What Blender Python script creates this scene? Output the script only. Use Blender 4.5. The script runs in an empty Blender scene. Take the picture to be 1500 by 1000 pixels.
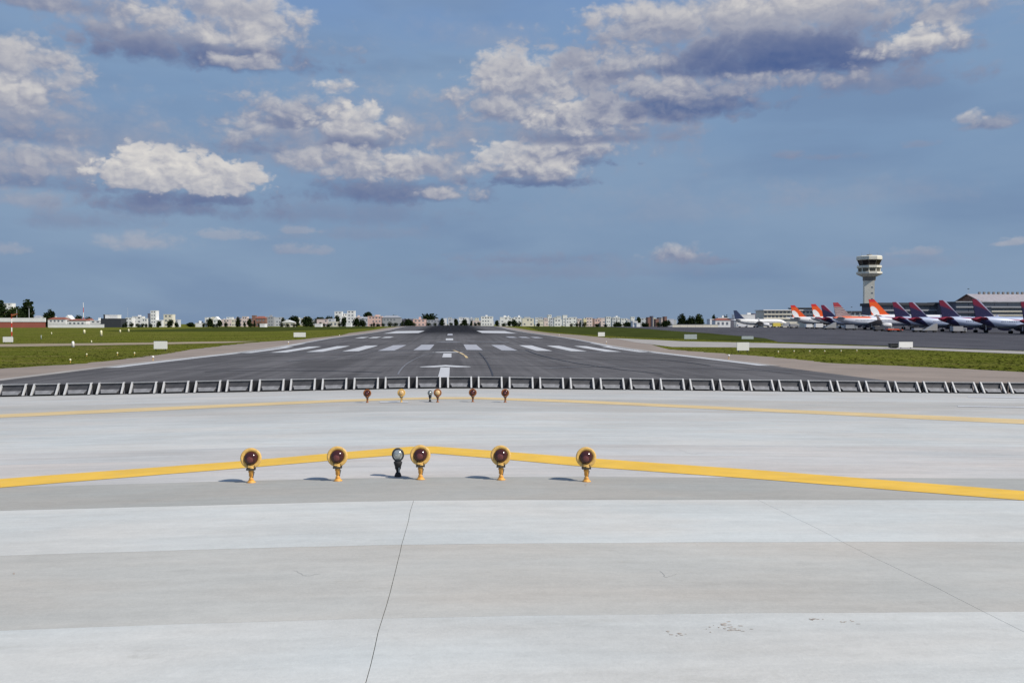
import bpy, bmesh, math, random
import numpy as np
from mathutils import Vector, Matrix, noise as mnoise
random.seed(7)
R = math.radians
C = bpy.context.scene.collection
S = bpy.context.scene

# ------------------------------------------------------------------ camera
FPX = 1299.0
CAM = Vector((0.4, 0.0, 1.594))
cam_data = bpy.data.cameras.new('camera')
cam = bpy.data.objects.new('camera', cam_data)
C.objects.link(cam)
cam.location = CAM
cam.rotation_euler = (R(90 - 1.146), 0, R(-3.876))
cam_data.sensor_width = 36
cam_data.lens = FPX * 36 / 1500
cam_data.clip_start = 0.05
cam_data.clip_end = 30000
S.camera = cam
S.render.resolution_x, S.render.resolution_y = 1024, 682
S.view_settings.view_transform = 'Standard'
S.view_settings.look = 'None'
S.view_settings.gamma = 1
S.view_settings.use_curve_mapping = False
S.view_settings.exposure = 0.0
S.render.engine = 'CYCLES'
RM = cam.rotation_euler.to_matrix()

def ray(px, py):
    return RM @ Vector(((px - 750) / FPX, -(py - 500) / FPX, -1))

# ------------------------------------------------------------------ sun
SUN_EL, SUN_AZ = 43.0, 122.0      # azimuth clockwise from +Y (the runway's direction)
sd = Vector((math.sin(R(SUN_AZ)) * math.cos(R(SUN_EL)), math.cos(R(SUN_AZ)) * math.cos(R(SUN_EL)), math.sin(R(SUN_EL))))
sun_data = bpy.data.lights.new('sun', 'SUN')
sun_data.energy = 4.45
sun_data.angle = R(0.55)
sun_data.color = (1.0, 0.93, 0.84)
sun = bpy.data.objects.new('sun', sun_data)
C.objects.link(sun)
sun.rotation_euler = (-sd).to_track_quat('-Z', 'Y').to_euler()

# ------------------------------------------------------------------ node helper
class NT:
    def __init__(s, tree):
        s.t = tree
        s.n = tree.nodes
        s.n.clear()
    def new(s, typ, ins=None, **attrs):
        nd = s.n.new(typ)
        for k, v in attrs.items():
            setattr(nd, k, v)
        for k, v in (ins or {}).items():
            sock = nd.inputs[k]
            if isinstance(v, bpy.types.NodeSocket):
                s.t.links.new(v, sock)
            else:
                sock.default_value = v
        return nd
    def math(s, op, a, b=0.0, c=0.0, clamp=False):
        return s.new('ShaderNodeMath', {0: a, 1: b, 2: c}, operation=op, use_clamp=clamp).outputs[0]
    def vmath(s, op, a, b=(0, 0, 0), c=(0, 0, 0)):
        nd = s.new('ShaderNodeVectorMath', {0: a, 1: b}, operation=op)
        if op == 'MULTIPLY_ADD':
            if isinstance(c, bpy.types.NodeSocket): s.t.links.new(c, nd.inputs[2])
            else: nd.inputs[2].default_value = c
        if op == 'SCALE':
            pass
        return nd.outputs[1] if op in ('LENGTH', 'DOT_PRODUCT') else nd.outputs[0]
    def mapr(s, v, a, b, c=0.0, d=1.0, smooth=False):
        return s.new('ShaderNodeMapRange', {0: v, 1: a, 2: b, 3: c, 4: d},
                     interpolation_type='SMOOTHSTEP' if smooth else 'LINEAR').outputs[0]
    def mixf(s, f, a, b):
        return s.new('ShaderNodeMix', {0: f, 2: a, 3: b}, data_type='FLOAT').outputs[0]
    def mixc(s, f, a, b, blend='MIX'):
        return s.new('ShaderNodeMix', {0: f, 6: a, 7: b}, data_type='RGBA', blend_type=blend).outputs[2]
    def noise(s, vec, scale, detail=4, rough=0.55, dist=0.0, out=0):
        return s.new('ShaderNodeTexNoise', {'Vector': vec, 'Scale': scale, 'Detail': detail, 'Roughness': rough, 'Distortion': dist}).outputs[out]
    def comb(s, x, y, z=0.0):
        return s.new('ShaderNodeCombineXYZ', {0: x, 1: y, 2: z}).outputs[0]

# ------------------------------------------------------------------ sky
world = bpy.data.worlds.new('World')
S.world = world
world.use_nodes = True
W = NT(world.node_tree)
world.cycles.sampling_method = 'NONE'
S.cycles.max_bounces = 5
S.cycles.diffuse_bounces = 2
geo = W.new('ShaderNodeTexCoord').outputs['Generated']
sep = W.new('ShaderNodeSeparateXYZ', {0: geo})
U = W.math('ARCTAN2', sep.outputs[0], sep.outputs[1])
V = W.math('ARCSINE', sep.outputs[2])
sky = W.new('ShaderNodeTexSky', sky_type='NISHITA', sun_disc=False, sun_elevation=R(SUN_EL), sun_rotation=R(SUN_AZ),
            altitude=800, air_density=1.0, dust_density=0.8, ozone_density=2.0).outputs[0]
sky = W.mixc(1.0, sky, (0.085, 0.085, 0.085, 1), 'MULTIPLY')
# the hazy slate blue that fills the lower sky of the photograph
grad = W.new('ShaderNodeValToRGB', {0: W.mapr(V, -0.05, 0.9)})
cr = grad.color_ramp
cr.elements[0].position = 0.0;  cr.elements[0].color = (0.184, 0.268, 0.415, 1)
cr.elements[1].position = 1.0;  cr.elements[1].color = (0.125, 0.245, 0.520, 1)
for p_, c_ in ((0.055, (0.188, 0.274, 0.415, 1)), (0.20, (0.198, 0.300, 0.460, 1)), (0.34, (0.205, 0.322, 0.505, 1)), (0.45, (0.180, 0.300, 0.545, 1))):
    e = cr.elements.new(p_); e.color = c_
base = W.mixc(0.93, sky, grad.outputs[0])
uv = W.comb(U, V)
veil = W.noise(W.vmath('MULTIPLY', uv, (1, 2.6, 1)), 2.6, 5, 0.55)
base = W.mixc(W.mapr(veil, 0.36, 0.66, 0.0, 0.50, True), base, (0.270, 0.372, 0.510, 1))
veil2 = W.noise(W.vmath('MULTIPLY', uv, (1, 4.0, 1)), 3.4, 4, 0.5, 0.3)
base = W.mixc(W.mapr(veil2, 0.46, 0.68, 0.0, 0.5, True), base, (0.158, 0.240, 0.395, 1))
# shared turbulence
nv = W.vmath('MULTIPLY', uv, (1.0, 1.45, 1))
nz1 = W.noise(nv, 13.0, 9, 0.60, 0.1)
nz1b = W.noise(W.vmath('ADD', nv, (0.008, 0.016, 0)), 13.0, 9, 0.60, 0.1)
def billow(vec, sc):
    return W.new('ShaderNodeTexVoronoi', {'Vector': vec, 'Scale': sc, 'Detail': 2.5, 'Roughness': 0.55, 'Lacunarity': 2.2},
                 feature='F1', voronoi_dimensions='2D').outputs[0]
dv = W.vmath('MULTIPLY_ADD', W.noise(nv, 24.0, 4, 0.6, 0, 1), (0.030, 0.030, 0), nv)
bl1 = billow(dv, 30.0)
bl2 = billow(W.vmath('ADD', dv, (0.004, 0.0075, 0)), 30.0)
# edge field and relief field
edge = W.math('ADD', W.math('MULTIPLY_ADD', nz1, 2.3, -1.15), W.math('MULTIPLY_ADD', bl1, -0.75, 0.33))
relief = W.math('ADD', W.math('MULTIPLY', W.math('SUBTRACT', nz1, nz1b), 3.8), W.math('MULTIPLY', W.math('SUBTRACT', bl2, bl1), 1.35))
ridge_soft = W.noise(nv, 30.0, 6, 0.6)
relief = W.math('ADD', relief, W.math('MULTIPLY_ADD', ridge_soft, 0.9, -0.45))
fine_ = W.noise(W.vmath('MULTIPLY', uv, (1.0, 1.9, 1)), 46.0, 6, 0.62, 0.2)
edge_s = W.math('ADD', W.math('MULTIPLY_ADD', fine_, 2.6, -1.3), W.math('MULTIPLY', edge, 0.5))
SA, AA = None, None
def px2uv(px, py):
    d = ray(px, py).normalized()
    return math.atan2(d.x, d.y), math.asin(d.z)
# (x, y, half width, half height, shade at top, shade at base, opacity, softness) in the photo's pixels, far ones first
CLOUDS = [
 # generally faint and far
 (215,357,74,26,.62,.36,.62,1.),(335,346,60,12,.60,.42,.45,1.),(440,338,34,10,.6,.42,.4,1.),(445,368,48,11,.5,.30,.5,1.),
 (10,366,44,13,.6,.36,.45,1.),(985,374,52,19,.66,.20,.8,.9),(1030,383,70,11,.28,.16,.6,1.),(770,381,110,13,.26,.14,.5,1.1),
 (1485,356,34,9,.62,.4,.6,1.),(1335,370,50,10,.5,.34,.45,1.),(1215,231,60,11,.3,.16,.5,1.1),(1155,227,26,9,.3,.16,.5,1.1),(1300,385,180,22,.32,.16,.35,1.2),
 (1440,184,74,18,.46,.16,.8,.9),(1417,177,32,17,.78,.40,.7,.8),(1350,212,30,9,.35,.2,.4,1.1),(540,345,140,20,.3,.18,.35,1.2),
 (1000,310,260,50,.42,.30,.22,1.3),(700,60,160,40,.46,.34,.25,1.3),(1250,290,200,40,.40,.26,.25,1.3),
 # broad grey veils of thinner cloud between the heaps
 (560,190,260,90,.50,.34,.34,1.3),(130,210,260,90,.50,.32,.38,1.3),(480,316,260,34,.22,.10,.45,1.3),(820,400,300,26,.26,.16,.4,1.3),
 # left edge
 (30,268,190,34,.20,.02,.7,1.1),(20,200,150,30,.22,.06,.7,1.1),(20,240,210,64,.50,.20,.80,1.2),(35,294,130,34,.50,.26,.62,1.),(60,232,110,34,.66,.30,.7,.9),(110,250,90,36,.60,.3,.6,.9),
 (240,304,190,32,.20,.02,.80,1.2),(130,325,130,30,.24,.08,.5,1.2),
 (20,160,120,70,.52,.24,.8,1.),(30,120,110,90,.56,.26,.8,.9),(18,145,70,40,.88,.40,.85,.8),(60,92,76,44,.74,.34,.9,.8),(92,118,44,34,.80,.42,.8,.8),(10,80,50,32,.72,.42,.85,.8),
 (275,292,140,26,.14,.0,.85,1.),(266,264,134,44,1.0,.46,.98,.55),(305,262,84,36,1.04,.5,.8,.6),(205,258,70,34,1.04,.5,.85,.6),
 # top left
 (70,6,260,28,.40,.14,.9,1.),(280,60,230,74,.52,.12,.92,1.),(200,62,120,40,.40,.06,.9,1.),(310,88,215,36,.16,-.04,.94,1.),(280,40,120,34,.88,.40,.88,.8),(380,42,96,52,.82,.38,.90,.8),(310,12,90,34,.70,.36,.8,.8),
 (352,60,90,24,.86,.42,.8,.8),(368,96,84,17,.74,.26,.85,.8),
 # middle left group
 (470,215,220,100,.44,.20,.80,1.2),(440,182,110,16,.20,.04,.75,1.),(370,218,60,16,.2,.04,.6,1.),(440,164,112,32,.68,.22,.88,.8),(492,131,36,20,.92,.5,.85,.7),(356,198,50,34,.70,.24,.75,.9),(515,190,74,44,.88,.26,.95,.7),(535,180,40,34,.96,.5,.75,.6),
 (575,284,180,34,.18,.0,.88,1.1),(520,212,74,18,.18,.02,.8,1.),(450,234,56,24,.64,.30,.8,.8),(530,250,110,34,.68,.26,.9,.8),(600,250,76,40,.88,.30,.92,.7),(655,286,58,17,.74,.28,.85,.8),(660,252,64,40,.50,.24,.6,1.),
 # centre group
 (820,200,230,140,.46,.20,.72,1.2),(745,150,110,62,.58,.22,.8,.9),(800,124,130,54,.88,.30,.94,.7),(735,114,64,44,.92,.4,.85,.7),(865,114,58,38,.9,.4,.85,.7),(760,168,110,34,.66,.2,.8,.8),
 (780,268,96,15,.14,.0,.8,1.),(835,240,92,14,.16,.0,.8,1.),(772,248,98,34,.88,.20,.94,.7),(735,228,48,30,.94,.5,.75,.6),(846,224,102,27,.86,.22,.94,.7),
 (850,205,120,20,.16,.0,.8,1.),(865,182,112,46,.92,.20,.96,.7),(905,172,52,36,.98,.4,.78,.6),(940,200,90,30,.34,.14,.6,1.1),
 # the large dark bank
 (1110,90,420,120,.56,.16,.80,1.2),(1130,30,350,80,.62,.28,.95,1.),(1130,10,300,40,.74,.40,.8,.9),(960,40,150,52,.76,.28,.85,.9),(1385,22,120,46,.64,.26,.9,.9),(1190,4,150,30,.94,.55,.75,.8),
 (1050,92,330,66,.34,.02,.95,1.),(1170,92,300,66,.14,-.04,.97,1.2),(1130,96,230,50,.04,-.08,.85,1.3),(1300,122,170,32,.24,.10,.65,1.1),(1000,158,170,44,.20,.0,.92,.9),
 (1040,134,220,26,.52,.14,.85,.9),(1140,122,110,20,.54,.20,.75,.8),(925,92,76,30,.74,.24,.8,.8),(960,132,60,26,.66,.2,.8,.8),
 (1345,66,84,40,.84,.22,.94,.8),(1335,58,42,26,.98,.5,.78,.6),
]
for (px, py, a, b, T, B, op, soft) in CLOUDS:
    u0, v0 = px2uv(px, py)
    u1, _ = px2uv(px + a, py)
    _, v1 = px2uv(px, py - b)
    ia, ib = 0.80 / abs(u1 - u0), 0.80 / abs(v1 - v0)
    q = W.vmath('MULTIPLY_ADD', uv if AA is None else W.comb(U, V, AA), (ia, ib, 0), (-u0 * ia, -v0 * ib, 0))
    s_ = W.new('ShaderNodeSeparateXYZ', {0: q})
    gy = W.math('MAXIMUM', s_.outputs[1], W.math('MULTIPLY', s_.outputs[1], -2.0))
    r = W.vmath('LENGTH', W.comb(s_.outputs[0], gy))
    k = 0.60 if b > 20 else 0.70
    m = W.math('SUBTRACT', W.math('MULTIPLY_ADD', edge if b > 16 else edge_s, k, 1.0), r)
    al = W.mapr(m, -0.04, (0.42 * soft if soft < .65 else 0.66 * soft), 0.0, op, True)
    sh = W.mapr(W.math('MULTIPLY_ADD', relief, 0.72 if soft < .95 else 0.45, s_.outputs[1]), -0.50 if soft < .95 else -0.7, 0.80, B, T)
    if SA is None:
        SA = W.math('MULTIPLY', sh, al); AA = al
    else:
        SA = W.mixf(al, SA, sh)
        AA = W.mixf(al, AA, 1.0)
# the same broken cumulus carries on all round, outside the frame
az = W.math('ABSOLUTE', U)
outside = W.math('MAXIMUM', W.mapr(az, 0.66, 0.95, 0, 1, True), W.mapr(V, 0.44, 0.62, 0, 1, True))
far = W.noise(W.new('ShaderNodeVectorMath', {0: geo, 1: (1, 1, 2.4)}, operation='MULTIPLY').outputs[0], 3.2, 8, 0.56)
al = W.math('MULTIPLY', W.math('MULTIPLY', W.mapr(far, 0.52, 0.66, 0, 0.85, True), outside), W.mapr(V, 0.0, 0.12, 0, 1, True))
sh = W.mapr(far, 0.5, 0.75, 0.9, 0.3)
SA = W.mixf(al, SA, sh); AA = W.mixf(al, AA, 1.0)
Dk, Lt = (0.104, 0.150, 0.300), (0.690, 0.668, 0.645)
inv = W.math('SUBTRACT', 1.0, AA)
c1 = W.vmath('MULTIPLY', W.comb(AA, AA, AA), Dk)
c2 = W.vmath('MULTIPLY', W.comb(SA, SA, SA), tuple(l - d for l, d in zip(Lt, Dk)))
c0 = W.vmath('MULTIPLY', base, W.comb(inv, inv, inv))
tot = W.vmath('ADD', W.vmath('ADD', c0, c1), c2)
bg = W.new('ShaderNodeBackground', {0: tot, 1: 1.0})
W.new('ShaderNodeOutputWorld', {0: bg.outputs[0]})

# ------------------------------------------------------------------ the lie of the land
KD = [(-400, 4.0), (-60, 1.0), (-30, 0.804), (0, 0.0), (34, -0.911), (44, -0.985), (52, -1.006), (62, -1.01), (80, -1.11), (94, -1.21),
      (118, -1.26), (165, -0.89), (255, -0.82), (330, -0.50), (400, 0.12), (500, 0.44), (600, 0.10), (700, -0.35), (1000, -0.6), (8000, -1.0)]
KD[0:3] = [(-400, 10.72), (-60, 1.608), (-30, 0.804)]
def raw(y): return float(np.interp(y, [k[0] for k in KD], [k[1] for k in KD]))
YK = [-400.0, -60.0, -30.0, 0.0, 33.0] + [33 * 1.06 ** i for i in range(1, 60)] + [1200.0, 1800.0, 3000.0, 8000.0]
YK = sorted(set(round(v, 3) for v in YK))
ZK = [raw(v) if v < 36 else (raw(v * .95) + raw(v) + raw(v * 1.05)) / 3 for v in YK]
XK = [0, 1, 2.5, 22.5, 30, 60, 100, 170, 400, 8000]
DK = [0.012, 0.018, 0.0375, 0.3375, 0.41, 0.62, 0.82, 1.12, 1.2, 1.2]
def Z(x, y):
    return float(np.interp(y, YK, ZK)) - float(np.interp(abs(x), XK, DK)) + 0.012
def lift(y, n):                       # flush sheets are laid 4 mm apart, more where the eye is far
    return n * (0.004 + 0.00012 * max(0.0, y - 40))
def at(px, py):
    """the point of the ground seen at a place of the photograph"""
    d = ray(px, py)
    t, prev = 1.0, 0.0
    while t < 9000:
        p = CAM + d * t
        if p.z < Z(p.x, p.y):
            lo, hi = prev, t
            for _ in range(30):
                m = (lo + hi) / 2; q = CAM + d * m
                if q.z < Z(q.x, q.y): hi = m
                else: lo = m
            q = CAM + d * hi
            return (q.x, q.y)
        prev = t; t *= 1.01
    q = CAM + d * 3000
    return (q.x, q.y)
def xz(px, py, y):
    """world x and z of a place of the photograph once its distance down the field is known"""
    d = ray(px, py); t = (y - CAM.y) / d.y
    return CAM.x + d.x * t, CAM.z + d.z * t

# ------------------------------------------------------------------ mesh helpers
def link_mesh(name, bm, mat=None, parent=None, smooth=False, mats=None):
    me = bpy.data.meshes.new(name)
    bm.to_mesh(me); bm.free()
    for m in (mats or ([mat] if mat else [])): me.materials.append(m)
    if smooth:
        for p in me.polygons: p.use_smooth = True
    o = bpy.data.objects.new(name, me)
    C.objects.link(o)
    if parent: o.parent = parent
    return o
def thing(name, label, cat, loc=(0, 0, 0), rz=0.0, group=None):
    o = bpy.data.objects.new(name, None)
    C.objects.link(o)
    o.location = loc; o.rotation_euler = (0, 0, rz)
    o['label'] = label; o['category'] = cat
    if group: o['group'] = group
    return o
def tag(o, label, cat, group=None):
    o['label'] = label; o['category'] = cat
    if group: o['group'] = group
    return o
def box(bm, x0, x1, y0, y1, z0, z1, mi=0, M=None):
    vs = [bm.verts.new(v) for v in ((x0,y0,z0),(x1,y0,z0),(x1,y1,z0),(x0,y1,z0),(x0,y0,z1),(x1,y0,z1),(x1,y1,z1),(x0,y1,z1))]
    if M is not None:
        for v in vs: v.co = M @ v.co
    for f in ((0,3,2,1),(4,5,6,7),(0,1,5,4),(1,2,6,5),(2,3,7,6),(3,0,4,7)):
        fc = bm.faces.new([vs[i] for i in f]); fc.material_index = mi
    return vs
def boxm(*a, **k):
    bm = bmesh.new(); box(bm, *a, **k); return bm
def lathe(bm, prof, n=16, M=Matrix(), mi=0, cap0=True, cap1=True):
    """prof: (radius, height) up the local z axis"""
    rings = []
    for (r, z) in prof:
        rings.append([bm.verts.new(M @ Vector((r * math.cos(2*math.pi*i/n), r * math.sin(2*math.pi*i/n), z))) for i in range(n)])
    for a, b in zip(rings, rings[1:]):
        for i in range(n):
            f = bm.faces.new((a[i], a[(i+1) % n], b[(i+1) % n], b[i])); f.material_index = mi
    if cap0: bm.faces.new(list(reversed(rings[0]))).material_index = mi
    if cap1: bm.faces.new(rings[-1]).material_index = mi
def lathem(*a, **k):
    bm = bmesh.new(); lathe(bm, *a, **k); return bm
def sheet(name, polys, mat, n=1, parent=None, ref=None):
    """flat polygons draped on the land: cut at every fold of it, then laid n sheets up"""
    bm = bmesh.new()
    for pl in polys:
        vs = [bm.verts.new((x, y, 0)) for x, y in pl]
        f = bm.faces.new(vs)
        if f.calc_area() == 0: bm.faces.remove(f)
    bm.normal_update()
    for f in bm.faces:
        if f.normal.z < 0: f.normal_flip()
    xs = [v.co.x for v in bm.verts]; ys = [v.co.y for v in bm.verts]
    x0, x1, y0, y1 = min(xs), max(xs), min(ys), max(ys)
    for yk in YK:
        if y0 < yk < y1:
            bmesh.ops.bisect_plane(bm, geom=bm.verts[:] + bm.edges[:] + bm.faces[:], plane_co=(0, yk, 0), plane_no=(0, 1, 0))
    for xk in XK + [-k for k in XK[1:]]:
        if x0 < xk < x1:
            bmesh.ops.bisect_plane(bm, geom=bm.verts[:] + bm.edges[:] + bm.faces[:], plane_co=(xk, 0, 0), plane_no=(1, 0, 0))
    for v in bm.verts: v.co.z = Z(v.co.x, v.co.y) + lift(v.co.y, n)
    return link_mesh(name, bm, mat, parent)

# ------------------------------------------------------------------ materials
def mat(name, col, rough=0.6, metal=0.0, var=0.0, scale=3.0, bump=0.0, bscale=40.0, spec=0.5, coat=0.0):
    m = bpy.data.materials.new(name); m.use_nodes = True
    T = NT(m.node_tree)
    oc = T.new('ShaderNodeTexCoord').outputs['Object']
    c = (*col, 1)
    bs = T.new('ShaderNodeBsdfPrincipled', {'Roughness': rough, 'Metallic': metal, 'Specular IOR Level': spec, 'Coat Weight': coat})
    if var:
        nz = T.noise(oc, scale, 5, 0.6)
        cc = T.mixc(T.mapr(nz, 0.3, 0.7), tuple(v * (1 - var) for v in col) + (1,), tuple(min(1, v * (1 + var)) for v in col) + (1,))
        m.node_tree.links.new(cc, bs.inputs[0])
    else: bs.inputs[0].default_value = c
    if bump:
        b = T.new('ShaderNodeBump', {'Height': T.noise(oc, bscale, 4, 0.6), 'Strength': bump, 'Distance': 0.02})
        m.node_tree.links.new(b.outputs[0], bs.inputs['Normal'])
    T.new('ShaderNodeOutputMaterial', {0: bs.outputs[0]})
    return m

def slab_mat(name, col, streak=0.5, seed=0.0):
    m = bpy.data.materials.new(name); m.use_nodes = True
    T = NT(m.node_tree)
    oc = T.vmath('ADD', T.new('ShaderNodeTexCoord').outputs['Object'], (seed * 13.1, seed * 7.7, 0))
    st = T.noise(T.vmath('MULTIPLY', oc, (0.35, 3.6, 1)), 1.6, 7, 0.62)          # trowel and roller streaks across the deck
    bl = T.noise(T.vmath('MULTIPLY', oc, (0.6, 1, 1)), 0.55, 5, 0.6)
    fi = T.noise(oc, 38.0, 4, 0.65)
    sp = T.noise(oc, 160.0, 2, 0.5)
    tin = T.noise(T.vmath('MULTIPLY', oc, (0.5, 1.3, 1)), 0.8, 3, 0.5)
    f = T.math('ADD', T.math('MULTIPLY_ADD', st, streak * 0.50, -streak * 0.25), T.math('MULTIPLY_ADD', bl, 0.44, -0.22))
    f = T.math('ADD', f, T.math('MULTIPLY_ADD', fi, 0.20, -0.10))
    md = T.noise(T.vmath('MULTIPLY', oc, (0.8, 1.4, 1)), 7.0, 6, 0.7)
    f = T.math('ADD', f, T.math('MULTIPLY_ADD', md, 0.26, -0.13))
    f = T.math('ADD', f, T.math('MULTIPLY_ADD', sp, 0.20, -0.10))
    f = T.math('ADD', f, 1.0)
    c = T.mixc(T.mapr(tin, 0.38, 0.65), (*col, 1), (col[0] * 1.03, col[1] * 0.985, col[2] * 0.955, 1))
    c = T.vmath('MULTIPLY', c, T.comb(f, f, f))
    # sparse darker scuffs and stains
    sc = T.noise(T.vmath('MULTIPLY', oc, (0.8, 1.8, 1)), 2.3, 8, 0.7, 0.6)
    c = T.mixc(T.mapr(sc, 0.60, 0.76, 0, 0.34), c, (col[0] * .62, col[1] * .58, col[2] * .52, 1))
    pw = T.noise(T.vmath('MULTIPLY', oc, (0.5, 2.6, 1)), 2.9, 8, 0.72, 0.4)
    c = T.mixc(T.mapr(pw, 0.62, 0.75, 0, 0.45), c, (min(1, col[0] * 1.14), min(1, col[1] * 1.15), min(1, col[2] * 1.15), 1))
    bs = T.new('ShaderNodeBsdfPrincipled', {'Base Color': c, 'Roughness': 0.85, 'Specular IOR Level': 0.15})
    b = T.new('ShaderNodeBump', {'Height': T.math('ADD', T.math('MULTIPLY', st, 1.2), T.math('MULTIPLY', fi, 0.5)), 'Strength': 0.28, 'Distance': 0.01})
    m.node_tree.links.new(b.outputs[0], bs.inputs['Normal'])
    T.new('ShaderNodeOutputMaterial', {0: bs.outputs[0]})
    return m

def field_mat():
    m = bpy.data.materials.new('mown_grass'); m.use_nodes = True
    T = NT(m.node_tree)
    oc = T.new('ShaderNodeTexCoord').outputs['Object']
    a = T.noise(T.vmath('MULTIPLY', oc, (0.30, 1.3, 1)), 0.10, 6, 0.65)
    b = T.noise(oc, 0.9, 6, 0.7)
    c = T.noise(oc, 9.0, 3, 0.7)
    st = T.noise(T.vmath('MULTIPLY', oc, (0.02, 1.0, 1)), 0.07, 3, 0.6)          # mown swathes
    col = T.mixc(T.mapr(a, 0.36, 0.64), (0.088, 0.105, 0.014, 1), (0.165, 0.178, 0.026, 1))
    col = T.mixc(T.mapr(st, 0.42, 0.58, 0, 0.6), col, (0.085, 0.105, 0.018, 1))
    col = T.mixc(T.mapr(b, 0.48, 0.66, 0, 0.65), col, (0.205, 0.170, 0.050, 1))
    dry = T.noise(T.vmath('MULTIPLY', oc, (0.6, 1.2, 1)), 0.16, 7, 0.72)
    col = T.mixc(T.mapr(dry, 0.54, 0.68, 0, 0.7), col, (0.235, 0.175, 0.080, 1))
    col = T.mixc(T.mapr(c, 0.35, 0.7, 0.0, 0.30), col, (0.045, 0.060, 0.012, 1))
    bs = T.new('ShaderNodeBsdfPrincipled', {'Base Color': col, 'Roughness': 1.0, 'Specular IOR Level': 0.0})
    bp = T.new('ShaderNodeBump', {'Height': T.math('ADD', c, b), 'Strength': 0.9, 'Distance': 0.15})
    m.node_tree.links.new(bp.outputs[0], bs.inputs['Normal'])
    T.new('ShaderNodeOutputMaterial', {0: bs.outputs[0]})
    return m

def asphalt_mat(name='runway_asphalt', dark=(0.070, 0.068, 0.070), light=(0.130, 0.126, 0.128), rubber=True):
    m = bpy.data.materials.new(name); m.use_nodes = True
    T = NT(m.node_tree)
    oc = T.new('ShaderNodeTexCoord').outputs['Object']
    s = T.new('ShaderNodeSeparateXYZ', {0: oc})
    a = T.noise(T.vmath('MULTIPLY', oc, (0.5, 0.16, 1)), 0.30, 7, 0.66, 0.4)
    b = T.noise(T.vmath('MULTIPLY', oc, (3.0, 0.03, 1)), 0.5, 4, 0.6)            # wear drawn out along the runway
    f = T.noise(oc, 12.0, 4, 0.7)
    k = T.math('ADD', T.math('MULTIPLY', a, 0.62), T.math('MULTIPLY', b, 0.38))
    col = T.mixc(T.mapr(k, 0.42, 0.60), (*dark, 1), (*light, 1))
    col = T.mixc(T.mapr(f, 0.3, 0.75, 0.0, 0.30), col, tuple(v * 1.5 for v in light) + (1,))
    if rubber:
        # curved pale scuffs where vehicles turn
        wv = T.new('ShaderNodeTexWave', {'Vector': T.vmath('MULTIPLY', oc, (1, 1.4, 1)), 'Scale': 0.035, 'Distortion': 5.0, 'Detail': 2.0, 'Detail Scale': 0.4}, wave_type='RINGS').outputs[1]
        col = T.mixc(T.mapr(wv, 0.95, 1.0, 0, 0.16), col, (0.19, 0.185, 0.19, 1))
        wv2 = T.new('ShaderNodeTexWave', {'Vector': T.vmath('ADD', T.vmath('MULTIPLY', oc, (1, 0.8, 1)), (40, 13, 0)), 'Scale': 0.03, 'Distortion': 6.0, 'Detail': 2.0, 'Detail Scale': 0.5}, wave_type='RINGS').outputs[1]
        col = T.mixc(T.mapr(wv2, 0.95, 1.0, 0, 0.45), col, (0.045, 0.044, 0.05, 1))
        # rubber laid down by touching wheels
        ax = T.math('ABSOLUTE', s.outputs[0])
        lat = T.mapr(T.math('MULTIPLY_ADD', a, 6.0, ax), 10.0, 17.5, 1, 0, True)
        lon = T.math('MULTIPLY', T.mapr(T.math('MULTIPLY_ADD', a, 120.0, s.outputs[1]), 210, 330, 0, 1, True), T.mapr(s.outputs[1], 900, 1200, 1, 0, True))
        rb = T.math('MULTIPLY', T.math('MULTIPLY', lat, lon), T.mapr(b, 0.25, 0.6, 0.86, 1.0))
        col = T.mixc(T.math('MULTIPLY', rb, 1.0), col, (0.016, 0.016, 0.019, 1))
    bs = T.new('ShaderNodeBsdfPrincipled', {'Base Color': col, 'Roughness': 0.95, 'Specular IOR Level': 0.04})
    bp = T.new('ShaderNodeBump', {'Height': f, 'Strength': 0.35, 'Distance': 0.02})
    m.node_tree.links.new(bp.outputs[0], bs.inputs['Normal'])
    T.new('ShaderNodeOutputMaterial', {0: bs.outputs[0]})
    return m

def paint_mat(name, col, under, wear=0.5, scale=2.0):
    m = bpy.data.materials.new(name); m.use_nodes = True
    T = NT(m.node_tree)
    oc = T.new('ShaderNodeTexCoord').outputs['Object']
    w = T.noise(oc, scale * 5, 8, 0.75)
    l = T.noise(T.vmath('MULTIPLY', oc, (1, 2, 1)), scale, 5, 0.6)
    c = T.mixc(T.mapr(l, 0.35, 0.65), (*col, 1), tuple(v * 0.84 for v in col) + (1,))
    c = T.mixc(T.mapr(w, 0.62 - wear * 0.12, 0.80, 0, min(1, wear + .1)), c, (*under, 1))
    bs = T.new('ShaderNodeBsdfPrincipled', {'Base Color': c, 'Roughness': 0.6, 'Specular IOR Level': 0.3})
    T.new('ShaderNodeOutputMaterial', {0: bs.outputs[0]})
    return m

M = {}
M['field'] = field_mat()
M['asphalt'] = asphalt_mat()
M['taxi'] = asphalt_mat('taxiway_asphalt', (0.048, 0.048, 0.056), (0.088, 0.087, 0.096), False)
M['shoulder'] = mat('dusty_shoulder', (0.255, 0.205, 0.165), 0.95, 0, 0.16, 0.25, 0.4, 6)
M['edge_strip'] = mat('pale_edge_concrete', (0.33, 0.305, 0.275), 0.95, 0, 0.15, 0.4, 0.3, 6)
M['track'] = mat('dirt_track', (0.285, 0.225, 0.145), 0.95, 0, 0.2, 0.3, 0.3, 6)
M['white_paint'] = paint_mat('white_runway_paint', (0.58, 0.58, 0.575), (0.14, 0.14, 0.145), 0.6, 1.2)
M['worn_paint'] = paint_mat('worn_white_paint', (0.42, 0.42, 0.44), (0.12, 0.12, 0.125), 0.8, 1.2)
M['faint_paint'] = paint_mat('faint_white_paint', (0.20, 0.20, 0.21), (0.11, 0.11, 0.115), 0.9, 1.2)
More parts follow.
